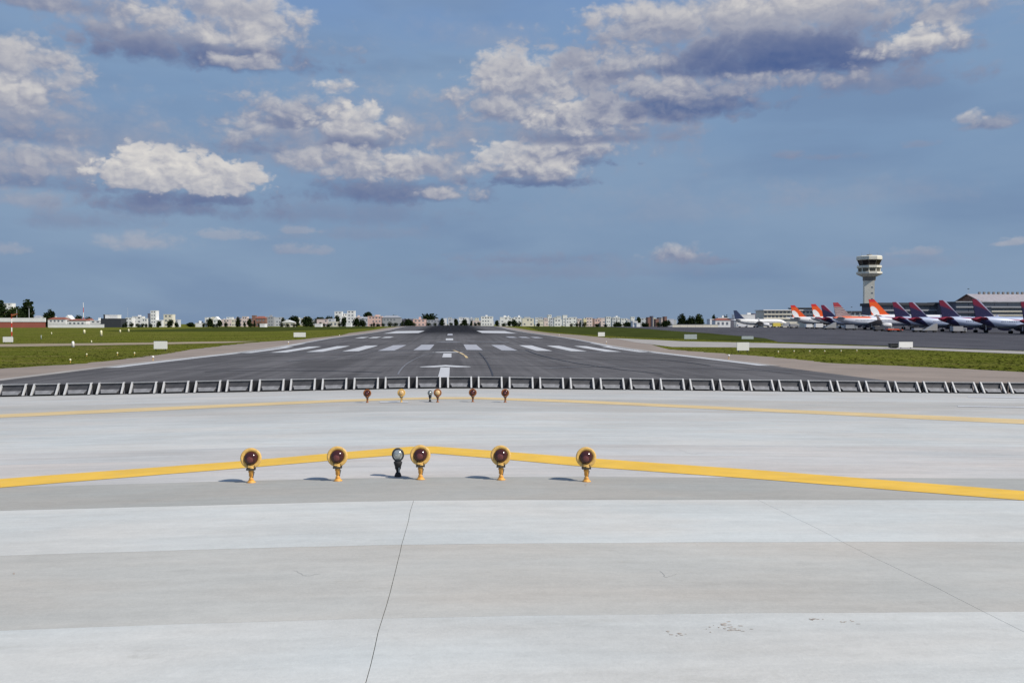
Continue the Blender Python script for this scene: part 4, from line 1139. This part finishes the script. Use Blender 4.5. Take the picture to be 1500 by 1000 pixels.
for k in range(10):
    a = R(9) + k * 2 * math.pi / 10
    bm = bmesh.new()
    p0 = Vector((14.5 * K * math.cos(a), 14.5 * K * math.sin(a), tz(388.8))); p1 = Vector((17.5 * K * math.cos(a), 17.5 * K * math.sin(a), tz(381.6)))
    lathe(bm, [(.14, 0), (.14, (p1 - p0).length)], 6, Matrix.Translation(p0) @ (p1 - p0).to_track_quat('Z', 'Y').to_matrix().to_4x4())
    link_mesh('mullion', bm, M['tower_grey'], t)
octa('roof', [(17.6, tz(381.4)), (19.0, tz(380.6)), (19.0, tz(376.2)), (17.5, tz(375))], M['tower'])
octa('roof_plant', [(4, tz(374.9)), (4, tz(372.8))], M['tower_grey'])
for k, pp in enumerate((420, 428.5, 437, 445.5, 454)):
    link_mesh('window', boxm(hs * .22, hs * .52, -hs - .05, -hs + .1, tz(pp + 2), tz(pp)), M['window'], t)
for s in (-1, 0, 1):
    link_mesh('antenna', lathem([(.10, tz(374.9)), (.04, tz(367 + abs(s) * 3))], 5, Matrix.Translation((s * 11 * K, 0, 0))), M['tower_grey'], t)

# ------------------------------------------------------------------ terminals and hangar
def terminal(px0, px1, ptop, y, label, nfl, floor_h, dp=24, glass='window', wall='grey', roofm='roof_dark', name='terminal_building', bays=0, roof_t=.9):
    x0, zt = xz(px0, ptop, y); x1, _ = xz(px1, ptop, y)
    zg = Z(x0, y); H = zt - zg; w = x1 - x0
    t = thing(name, label, 'building', (x0, y, zg))
    link_mesh('wall', boxm(0, w, .3, dp, 0, H - roof_t - .01), BM[wall], t)
    link_mesh('roof', boxm(-.8, w + .8, -1.4, dp + .8, H - roof_t, H), M[roofm], t)
    for f in range(nfl):
        zz = H - roof_t - floor_h * (f + 1)
        if zz < 0: break
        link_mesh('floor_slab', boxm(-.1, w + .1, -.8, .28, zz, zz + floor_h * .28), BM['dark grey' if wall == 'dark grey' and f % 2 else ('grey' if wall == 'dark grey' else 'cream')], t)
        if bays:
            bw = w / bays
            for k in range(bays): win_obj(t, 'window', k * bw + bw * .15, k * bw + bw * .80, .25, zz + floor_h * .38, zz + floor_h * .86)
        else:
            n = max(1, int(w / 7)); bw = w / n
            for k in range(n): win_obj(t, 'window_panel', k * bw + .1, (k + 1) * bw - .25, .2, zz + floor_h * .30, zz + floor_h * .98)
    return t
terminal(1119, 1192, 453.5, 720, 'long pale low terminal with a window row behind the orange tails', 2, 3.6, 20, wall='cream', roofm='roof_white', bays=13, roof_t=.7)
terminal(1166, 1192, 450.5, 760, 'white upper block with dark top behind the second orange tail', 1, 4, 16, wall='white', roofm='roof_dark', bays=0)
terminal(1238, 1290, 455.5, 640, 'low pale terminal wing at the foot of the control tower', 2, 3.3, 16, wall='white', roofm='roof_dark', bays=7)
terminal(1288, 1400, 443.3, 500, 'long dark roofed terminal behind the row of dark tails', 4, 3.2, 22, wall='dark grey', roofm='roof_dark', roof_t=1.6)
terminal(1400, 1590, 441.3, 480, 'large grey galleried terminal at the right edge under the hangar', 4, 3.0, 28, wall='dark grey', roofm='roof_grey', roof_t=.6)
terminal(1452, 1530, 449.5, 470, 'lower striped front wing of the terminal at the right edge', 3, 2.2, 8, wall='grey', roofm='roof_grey', roof_t=.5)
# great hangar
hy = 600
hx0, zap = xz(1418, 430.5, 617); hx0 = xz(1438, 441, hy)[0]; zev = xz(1438, 441, hy)[1]
zg = Z(hx0, hy)
t = thing('hangar', 'great hangar with brown gable and long ridge of roof vents', 'hangar', (hx0, hy, zg))
he, ha, dp, ln = zev - zg, zap - zg, 34.0, 150.0
M['gable'] = mat('brown_gable', (.26, .14, .10), .8, 0, .25, .3)
M['hroof'] = mat('hangar_roof_sheet', (.36, .33, .34), .7, .1, .15, .5)
link_mesh('wall', boxm(.5, ln, .5, dp - .5, 0, he - .02), BM['grey'], t)
bm = bmesh.new()
v = [bm.verts.new(p) for p in ((.3, 0, he), (.3, dp, he), (.3, dp / 2, ha - .4))]; bm.faces.new(v)
v2 = [bm.verts.new(p) for p in ((.8, 0, he), (.8, dp, he), (.8, dp / 2, ha - .4))]; bm.faces.new(v2[::-1])
for i in range(3): bm.faces.new((v[i], v2[i], v2[(i+1) % 3], v[(i+1) % 3]))
bmesh.ops.recalc_face_normals(bm, faces=bm.faces[:])
link_mesh('gable', bm, M['gable'], t)
for s in (0, 1):
    bm = bmesh.new()
    ye, yr = (-1.0, dp / 2) if s == 0 else (dp + 1.0, dp / 2)
    pts = [(-1, ye, he - .4), (ln, ye, he - .4), (ln, yr, ha), (-1, yr, ha)]
    a = [bm.verts.new(p) for p in pts]; b = [bm.verts.new((p[0], p[1], p[2] - .35)) for p in pts]
    bm.faces.new(a); bm.faces.new(b[::-1])
    for i in range(4): bm.faces.new((a[i], b[i], b[(i+1) % 4], a[(i+1) % 4]))
    bmesh.ops.recalc_face_normals(bm, faces=bm.faces[:])
    link_mesh('roof_slope', bm, M['hroof'], t)
for k in range(20):
    link_mesh('roof_vent', boxm(8 + k * 3.6, 9.3 + k * 3.6, dp / 2 - .6, dp / 2 + .6, ha + .01, ha + 1.5), M['tower_grey'], t)
link_mesh('fascia', boxm(.1, .28, -.8, dp + .8, he - 1.2, he - .05), BM['cream'], t)
mast(1418.5, 423.5, 640, 'small dark beacon pole above the hangar gable', .15, head=1)

# ------------------------------------------------------------------ airliners
def fin_mat(kind):
    m = bpy.data.materials.new('tail_' + kind); m.use_nodes = True
    T = NT(m.node_tree)
    s = T.new('ShaderNodeSeparateXYZ', {0: T.new('ShaderNodeTexCoord').outputs['Object']})
    x, z = s.outputs[0], s.outputs[2]
    if kind == 'orange':
        q = T.vmath('LENGTH', T.comb(T.math('MULTIPLY_ADD', T.math('MULTIPLY_ADD', z, .55, x), 1/1.45, -6.55/1.45), T.math('MULTIPLY_ADD', z, 1/2.0, -7.1/2.0)))
        c = T.mixc(T.mapr(q, .96, 1.04), (.82, .82, .80, 1), (.80, .105, .015, 1))
        c = T.mixc(T.mapr(z, 10.5, 11.0), c, (.62, .03, .03, 1))
    elif kind == 'indigo':
        d = T.math('MULTIPLY_ADD', z, 1.08, x)         # leading edge runs down this line
        c = T.mixc(T.mapr(T.math('MULTIPLY_ADD', x, .35, z), 9.7, 10.5), (.016, .014, .060, 1), (.17, .010, .035, 1))
        c = T.mixc(T.mapr(d, 14.2, 14.4), c, (.42, .43, .55, 1))
    else:
        w = T.new('ShaderNodeTexWave', {'Vector': T.comb(x, 0.0, z), 'Scale': .42, 'Distortion': 4.0, 'Detail': 2.0}, wave_type='RINGS').outputs[1]
        c = T.mixc(T.mapr(w, .35, .6), (.50, .38, .34, 1), (.20, .14, .17, 1))
        c = T.mixc(T.mapr(z, 9.6, 10.2), c, (.40, .05, .06, 1))
    bs = T.new('ShaderNodeBsdfPrincipled', {'Base Color': c, 'Roughness': .35})
    T.new('ShaderNodeOutputMaterial', {0: bs.outputs[0]})
    return m
def fus_mat(name, body, tail=None, top=None, belly=None, x_t=6.0):
    m = bpy.data.materials.new(name); m.use_nodes = True
    T = NT(m.node_tree)
    s = T.new('ShaderNodeSeparateXYZ', {0: T.new('ShaderNodeTexCoord').outputs['Object']})
    x, z = s.outputs[0], s.outputs[2]
    c = (*body, 1)
    if belly: c = T.mixc(T.mapr(z, 2.6, 2.8), (*belly, 1), c)
    if top: c = T.mixc(T.math('MULTIPLY', T.mapr(z, 4.9, 5.1), T.mapr(x, 16, 17, 1, 0)), c, (*top, 1))
    if tail: c = T.mixc(T.mapr(T.math('MULTIPLY_ADD', z, 1.1, x), x_t + 4.4, x_t + 4.7), (*tail, 1), c)
    if tail: c = T.mixc(T.mapr(T.math('MULTIPLY_ADD', z, -.6, x), -.2, .1, 1, 0), c, (.24, .012, .035, 1))
    bs = T.new('ShaderNodeBsdfPrincipled', {'Base Color': c, 'Roughness': .35})
    T.new('ShaderNodeOutputMaterial', {0: bs.outputs[0]})
    return m
LIV = {
 'orange': (fin_mat('orange'), fus_mat('white_fuselage', (.70, .70, .69), belly=(.08, .08, .09)), mat('white_wing', (.55, .56, .57), .4), mat('orange_engine', (.75, .75, .74), .4)),
 'indigo': (fin_mat('indigo'), fus_mat('pale_fuselage', (.40, .46, .60), tail=(.020, .020, .085), belly=(.22, .25, .30)), mat('grey_wing', (.42, .44, .48), .4), mat('indigo_engine', (.03, .03, .12), .4)),
 'mixed': (fin_mat('patterned'), fus_mat('patterned_fuselage', (.62, .64, .70), top=(.70, .16, .07), belly=(.30, .34, .42)), mat('grey_wing_b', (.42, .43, .46), .4), mat('white_engine', (.6, .6, .6), .4)),
 'white': (mat('dark_blue_tail', (.03, .045, .10), .4), fus_mat('plain_white_fuselage', (.80, .79, .75)), mat('white_wing_b', (.6, .6, .6), .4), mat('white_engine_b', (.7, .7, .7), .4)),
}
M['tyre'] = mat('tyre', (.015, .015, .015), .8)
M['tailred'] = mat('crimson_tailplane', (.36, .015, .05), .4)
M['tailwhite'] = mat('white_tailplane', (.72, .73, .75), .4)
def plate(name, root, tip, th, m, parent):
    """thin lifting surface: root and tip are (x_trail, x_lead, y, z)"""
    bm = bmesh.new()
    def ring(r, t_):
        xt, xl, y, z = r; out = []
        vert = abs(tip[2] - root[2]) < 1e-6
        for f, k in ((0, 0), (.25, .6), (.7, 1), (.93, .7), (1, 0), (.93, -.7), (.7, -1), (.25, -.6)):
            x = xt + (xl - xt) * f
            out.append(bm.verts.new((x, y + k * t_, z) if vert else (x, y, z + k * t_)))
        return out
    a, b = ring(root, th), ring(tip, th * .35)
    for i in range(8): bm.faces.new((a[i], a[(i+1) % 8], b[(i+1) % 8], b[i]))
    bm.faces.new(a[::-1]); bm.faces.new(b)
    bmesh.ops.recalc_face_normals(bm, faces=bm.faces[:])
    return link_mesh(name, bm, m, parent)
SEC = [(0, 5.05, .2), (.6, 5.0, .5), (1.8, 4.86, .82), (4, 4.6, 1.25), (7, 4.2, 1.68), (10, 3.9, 1.92), (12, 3.75, 1.98), (20, 3.75, 1.98), (30.5, 3.75, 1.98), (33, 3.68, 1.86), (35, 3.5, 1.5), (36.4, 3.28, 1.0), (37.2, 3.12, .55), (37.6, 3.05, .1)]
plane_meshes = {}
def airliner(livery, label, px, y, sc, rz=0.0):
    fin, fus, wing, eng = LIV[livery]
    x, _ = xz(px, 470, y)
    t = thing('airliner', label, 'airplane', (x, y, Z(x, y)), rz, 'airliners parked in a row on the apron')
    t.scale = (sc, sc, sc)
    bm = bmesh.new(); n = 20; rings = []
    for (xx, zc, r) in SEC: rings.append([bm.verts.new((xx, r * math.cos(2*math.pi*i/n), zc + r * 1.03 * math.sin(2*math.pi*i/n))) for i in range(n)])
    for a, b in zip(rings, rings[1:]):
        for i in range(n): bm.faces.new((a[i], b[i], b[(i+1) % n], a[(i+1) % n]))
    bm.faces.new(rings[0]); bm.faces.new(rings[-1][::-1])
    bmesh.ops.recalc_face_normals(bm, faces=bm.faces[:])
    f = link_mesh('fuselage', bm, fus, t, True)
    bm = bmesh.new()
    for k in range(40):
        for s in (-1, 1):
            xx = 9.5 + k * .62
            yy = 1.98 if xx > 11.5 else 1.9
            box(bm, xx, xx + .26, s * yy - .04, s * yy + .04, 4.0, 4.36)
    w = link_mesh('cabin_windows', bm, M['window'], f); w['kind'] = 'stuff'
    link_mesh('cockpit_window', boxm(35.2, 36.1, -.75, .75, 4.15, 4.55), M['window'], f)
    # fin with its dorsal fillet
    bm = bmesh.new()
    prof = [(1.5, 5.3), (0.15, 11.75), (2.3, 11.8), (7.6, 6.3), (9.3, 5.62), (11.6, 5.35)]
    def sid(k): return [bm.verts.new((px_, k * (.22 if pz < 7 else .10), pz)) for px_, pz in prof]
    a, b = sid(-1), sid(1); bm.faces.new(a); bm.faces.new(b[::-1])
    for i in range(6): bm.faces.new((a[i], b[i], b[(i+1) % 6], a[(i+1) % 6]))
    bmesh.ops.recalc_face_normals(bm, faces=bm.faces[:])
    link_mesh('tail_fin', bm, fin, t)
    tm = M['tailred'] if livery == 'indigo' else (M['tailwhite'] if livery != 'white' else wing)
    for s in (-1, 1):
        plate('tailplane', (1.6, 5.8, s * .7, 5.0), (-.2, 1.5, s * 6.2, 5.6), .22, tm, t)
        wg = plate('wing', (14.8, 22.0, s * 1.6, 2.9), (12.3, 13.9, s * 15.6, 4.2), .42, wing, t)
        plate('winglet', (12.3, 13.9, s * 15.62, 4.2), (11.5, 12.3, s * 15.62, 6.4), .10, fin if livery != 'white' else wing, wg)
        bm = bmesh.new(); lathe(bm, [(.65, 0), (.95, .8), (1.15, 2.2), (1.15, 3.6), (1.02, 4.2)], 16, Matrix.Translation((19.0, s * 5.6, 1.95)) @ Matrix.Rotation(R(90), 4, 'Y'))
        e = link_mesh('engine', bm, eng, t, True)
        link_mesh('intake', lathem([(.92, 0), (.3, -.6)], 16, Matrix.Translation((23.215, s * 5.6, 1.95)) @ Matrix.Rotation(R(90), 4, 'Y')), M['dark_metal'], e)
        link_mesh('pylon', boxm(18.6, 21.6, s * 5.6 - .15, s * 5.6 + .15, 2.95, 3.4), wing, e)
        bm = bmesh.new(); box(bm, 15.8, 16.1, s * 3.2 - .12, s * 3.2 + .12, .55, 2.7)
        gr = link_mesh('main_gear', bm, M['tailwhite'], t)
        for q in (-.4, .4): link_mesh('wheel', lathem([(.56, -.18), (.56, .18)], 14, Matrix.Translation((15.95, s * 3.2 + q, .57)) @ Matrix.Rotation(R(90), 4, 'X')), M['tyre'], gr)
    gr = link_mesh('nose_gear', boxm(31.7, 31.95, -.1, .1, .4, 2.0), M['tailwhite'], t)
    for q in (-.25, .25): link_mesh('wheel', lathem([(.38, -.12), (.38, .12)], 12, Matrix.Translation((31.8, q, .39)) @ Matrix.Rotation(R(90), 4, 'X')), M['tyre'], gr)
    return t
PL = [
 ('white', 'white airliner with dark blue tail, farthest left on the apron', 1074, 600, 1.0, 0),
 ('orange', 'white airliner with orange tail, leftmost of the orange ones', 1157.5, 470, 1.05, 0),
 ('orange', 'white airliner with orange tail just right of the leftmost orange one', 1187.5, 436, 1.05, 0),
 ('indigo', 'airliner with dark indigo tail half hidden between an orange and a patterned tail', 1202, 410, .97, 0),
 ('mixed', 'airliner with grey patterned tail, red tip and orange top line', 1219.5, 384, 1.03, 0),
 ('orange', 'airliner with the largest orange and white tail, in front of the control tower', 1271.5, 392, 1.17, 0),
 ('indigo', 'indigo and crimson tailed airliner right of the largest orange tail', 1306.5, 360, 1.02, 0),
 ('indigo', 'indigo and crimson tailed airliner, second in the row of four', 1330.5, 334, .975, 0),
 ('indigo', 'indigo and crimson tailed airliner with pale leading edge, third of four', 1374.5, 309, 1.0, 0),
 ('indigo', 'nearest indigo and crimson tailed airliner with pale blue fuselage, cut by the right edge', 1423, 283, .98, 0),
 ('indigo', 'dark tail of one more airliner at the very right edge', 1494, 256, .86, 0),
]
for p in PL: airliner(*p)

# ------------------------------------------------------------------ ground vehicles
def truck(px, y, w, h, col, label, name='service_truck', cabl=True):
    x, _ = xz(px, 475, y); m = mat('truck_' + name, col, .5)
    t = thing(name, label, 'truck', (x, y, Z(x, y) + .03))
    link_mesh('cargo_body', boxm(-w / 2, w * .22, -1.1, 1.1, .75, h), m, t)
    c = link_mesh('cab', boxm(w * .24, w / 2, -1.0, 1.0, .6, h * .78), m, t)
    link_mesh('windscreen', boxm(w / 2, w / 2 + .04, -.9, .9, h * .45, h * .72), M['window'], c)
    link_mesh('side_window', boxm(w * .28, w * .44, -1.04, -1.002, h * .45, h * .70), M['window'], c)
    link_mesh('chassis', boxm(-w / 2, w / 2 - .2, -.8, .8, .45, .598), M['dark_metal'], t)
    for xx in (-w * .3, w * .34):
        for s in (-1, 1):
            link_mesh('wheel', lathem([(.45, -.14), (.45, .14)], 12, Matrix.Translation((xx, s * .95, .45)) @ Matrix.Rotation(R(90), 4, 'X')), M['tyre'], t)
truck(1139, 560, 6.5, 3.0, (.75, .60, .10), 'yellow service truck parked below the farthest airliner', 'yellow_truck')
truck(1201, 420, 5.0, 2.6, (.80, .80, .80), 'white service van below the orange tailed airliners', 'white_van')
truck(1186, 425, 4.2, 2.3, (.80, .80, .78), 'small white van left of the other white van on the apron', 'white_van')
truck(1128, 600, 4.0, 2.4, (.78, .78, .78), 'white van under the far airliner, left of the yellow truck', 'white_van')
truck(1310, 330, 6.0, 1.2, (.70, .10, .04), 'low red baggage tug behind the big orange tail', 'baggage_tug')
truck(1088, 585, 7, 2.2, (.72, .72, .74), 'white van parked by the tail of the farthest airliner', 'white_van')
truck(1288, 345, 4.5, 2.0, (.08, .08, .09), 'dark tug below the largest orange tail', 'dark_tug')

truck(1163, 455, 4.6, 2.3, (.30, .30, .31), 'grey service van under the leftmost orange tailed airliner', 'grey_van')
truck(1246, 372, 5.2, 2.3, (.30, .31, .33), 'grey catering truck by the patterned tail airliner', 'catering_truck')
truck(1404, 300, 5.0, 2.4, (.36, .36, .37), 'grey catering truck between the two nearest indigo tails', 'catering_truck')
truck(1345, 322, 4.2, 1.5, (.30, .31, .33), 'low grey tug beneath the second indigo tail', 'grey_tug')
def stairs(px, y, label):
    x, _ = xz(px, 475, y); t = thing('boarding_stairs', label, 'stairs', (x, y, Z(x, y) + .03))
    bm = bmesh.new(); v = [bm.verts.new(p) for p in ((-2.6, -.7, .7), (2.0, -.7, 3.3), (2.6, -.7, 3.3), (2.6, -.7, .7), (-2.6, .7, .7), (2.0, .7, 3.3), (2.6, .7, 3.3), (2.6, .7, .7))]
    for f in ((0, 3, 2, 1), (4, 5, 6, 7), (0, 1, 5, 4), (1, 2, 6, 5), (2, 3, 7, 6), (3, 0, 4, 7)): bm.faces.new([v[i] for i in f])
    link_mesh('flight', bm, M['rail'], t)
    for s in (-1, 1):
        link_mesh('handrail', boxm(1.4, 2.6, s * .72 - .02, s * .72 + .02, 4.2, 4.28), M['sign_white'], t)
        for xx in (-1.8, 1.8): link_mesh('wheel', lathem([(.35, -.1), (.35, .1)], 10, Matrix.Translation((xx, s * .75, .35)) @ Matrix.Rotation(R(90), 4, 'X')), M['tyre'], t)
stairs(1216, 395, 'grey boarding stairs below the patterned tail airliner')
stairs(1362, 318, 'grey boarding stairs between second and third indigo tails')
stairs(1150, 520, 'grey boarding stairs near the yellow service truck')
for k, (px, y, w_) in enumerate(((1209, 412, 'first'), (1213, 412, 'second'), (1217.5, 412, 'last'), (1300, 340, 'first'), (1305.5, 340, 'last'))):
    x, _ = xz(px, 475, y)
    t = thing('baggage_cart', ('small covered baggage cart, %s of three below the patterned tail' if k < 3 else 'small covered baggage cart, %s of two behind the red tug') % w_, 'cart', (x, y, Z(x, y) + .03), 0, 'baggage carts on the apron')
    link_mesh('bed', boxm(-.9, .9, -.7, .7, .35, .5), M['dark_metal'], t); link_mesh('cover', boxm(-.85, .85, -.65, .65, .502, 1.5), M['rail'], t)
    for xx in (-.6, .6):
        for s in (-1, 1): link_mesh('wheel', lathem([(.2, -.06), (.2, .06)], 8, Matrix.Translation((xx, s * .6, .2)) @ Matrix.Rotation(R(90), 4, 'X')), M['tyre'], t)

# ------------------------------------------------------------------ rough grass along the verges
def inpoly(p, poly):
    c = False; j = len(poly) - 1
    for i in range(len(poly)):
        a, b = poly[i], poly[j]
        if (a[1] > p[1]) != (b[1] > p[1]) and p[0] < (b[0] - a[0]) * (p[1] - a[1]) / (b[1] - a[1]) + a[0]: c = not c
        j = i
    return c
verts, faces = [], []
rnd = random.Random(5)
track = P((-60, 509), (225, 504.6), (380, 499.8), (225, 501.8), (-60, 504.6))
vstrip = P((895, 495.3), (1120, 502.5), (1335, 509), (1560, 517), (1560, 521), (1335, 511.8), (1120, 509.3), (985, 508.2))
twp = tw + [(420, 200), (420, 900), (130, 900)]
n = 0; tries = 0
while n < 16000 and tries < 400000:
    tries += 1
    side = rnd.random() < .5
    y = 52 + (rnd.random() ** 1.9) * 230
    f = rnd.uniform(.02, .90) * y if not side else rnd.uniform(.02, .75) * y
    x = f if not side else -f
    if abs(x) < 24: continue
    if side and inpoly((x, y), left_shoulder) or (not side and (inpoly((x, y), right_shoulder) or inpoly((x, y), vstrip) or inpoly((x, y), twp))): continue
    if side and inpoly((x, y), track): continue
    n += 1
    z = Z(x, y)
    hh = rnd.uniform(.015, .05) * (1.6 if rnd.random() < .06 else 1); w = rnd.uniform(.10, .30)
    for k in range(2):
        a = rnd.random() * math.pi; dx, dy = math.cos(a) * w, math.sin(a) * w
        i = len(verts)
        lx, ly_ = rnd.uniform(-.05, .05), rnd.uniform(-.05, .05)
        verts += [(x - dx, y - dy, z - .01), (x + dx, y + dy, z - .01), (x + lx, y + ly_, z + hh)]
        faces.append((i, i + 1, i + 2))
me = bpy.data.meshes.new('grass'); me.from_pydata(verts, [], faces); me.materials.append(M['field'])
o = bpy.data.objects.new('grass', me); C.objects.link(o)
o['kind'] = 'stuff'; tag(o, 'rough green grass tufts growing over the fields beside the runway', 'grass')
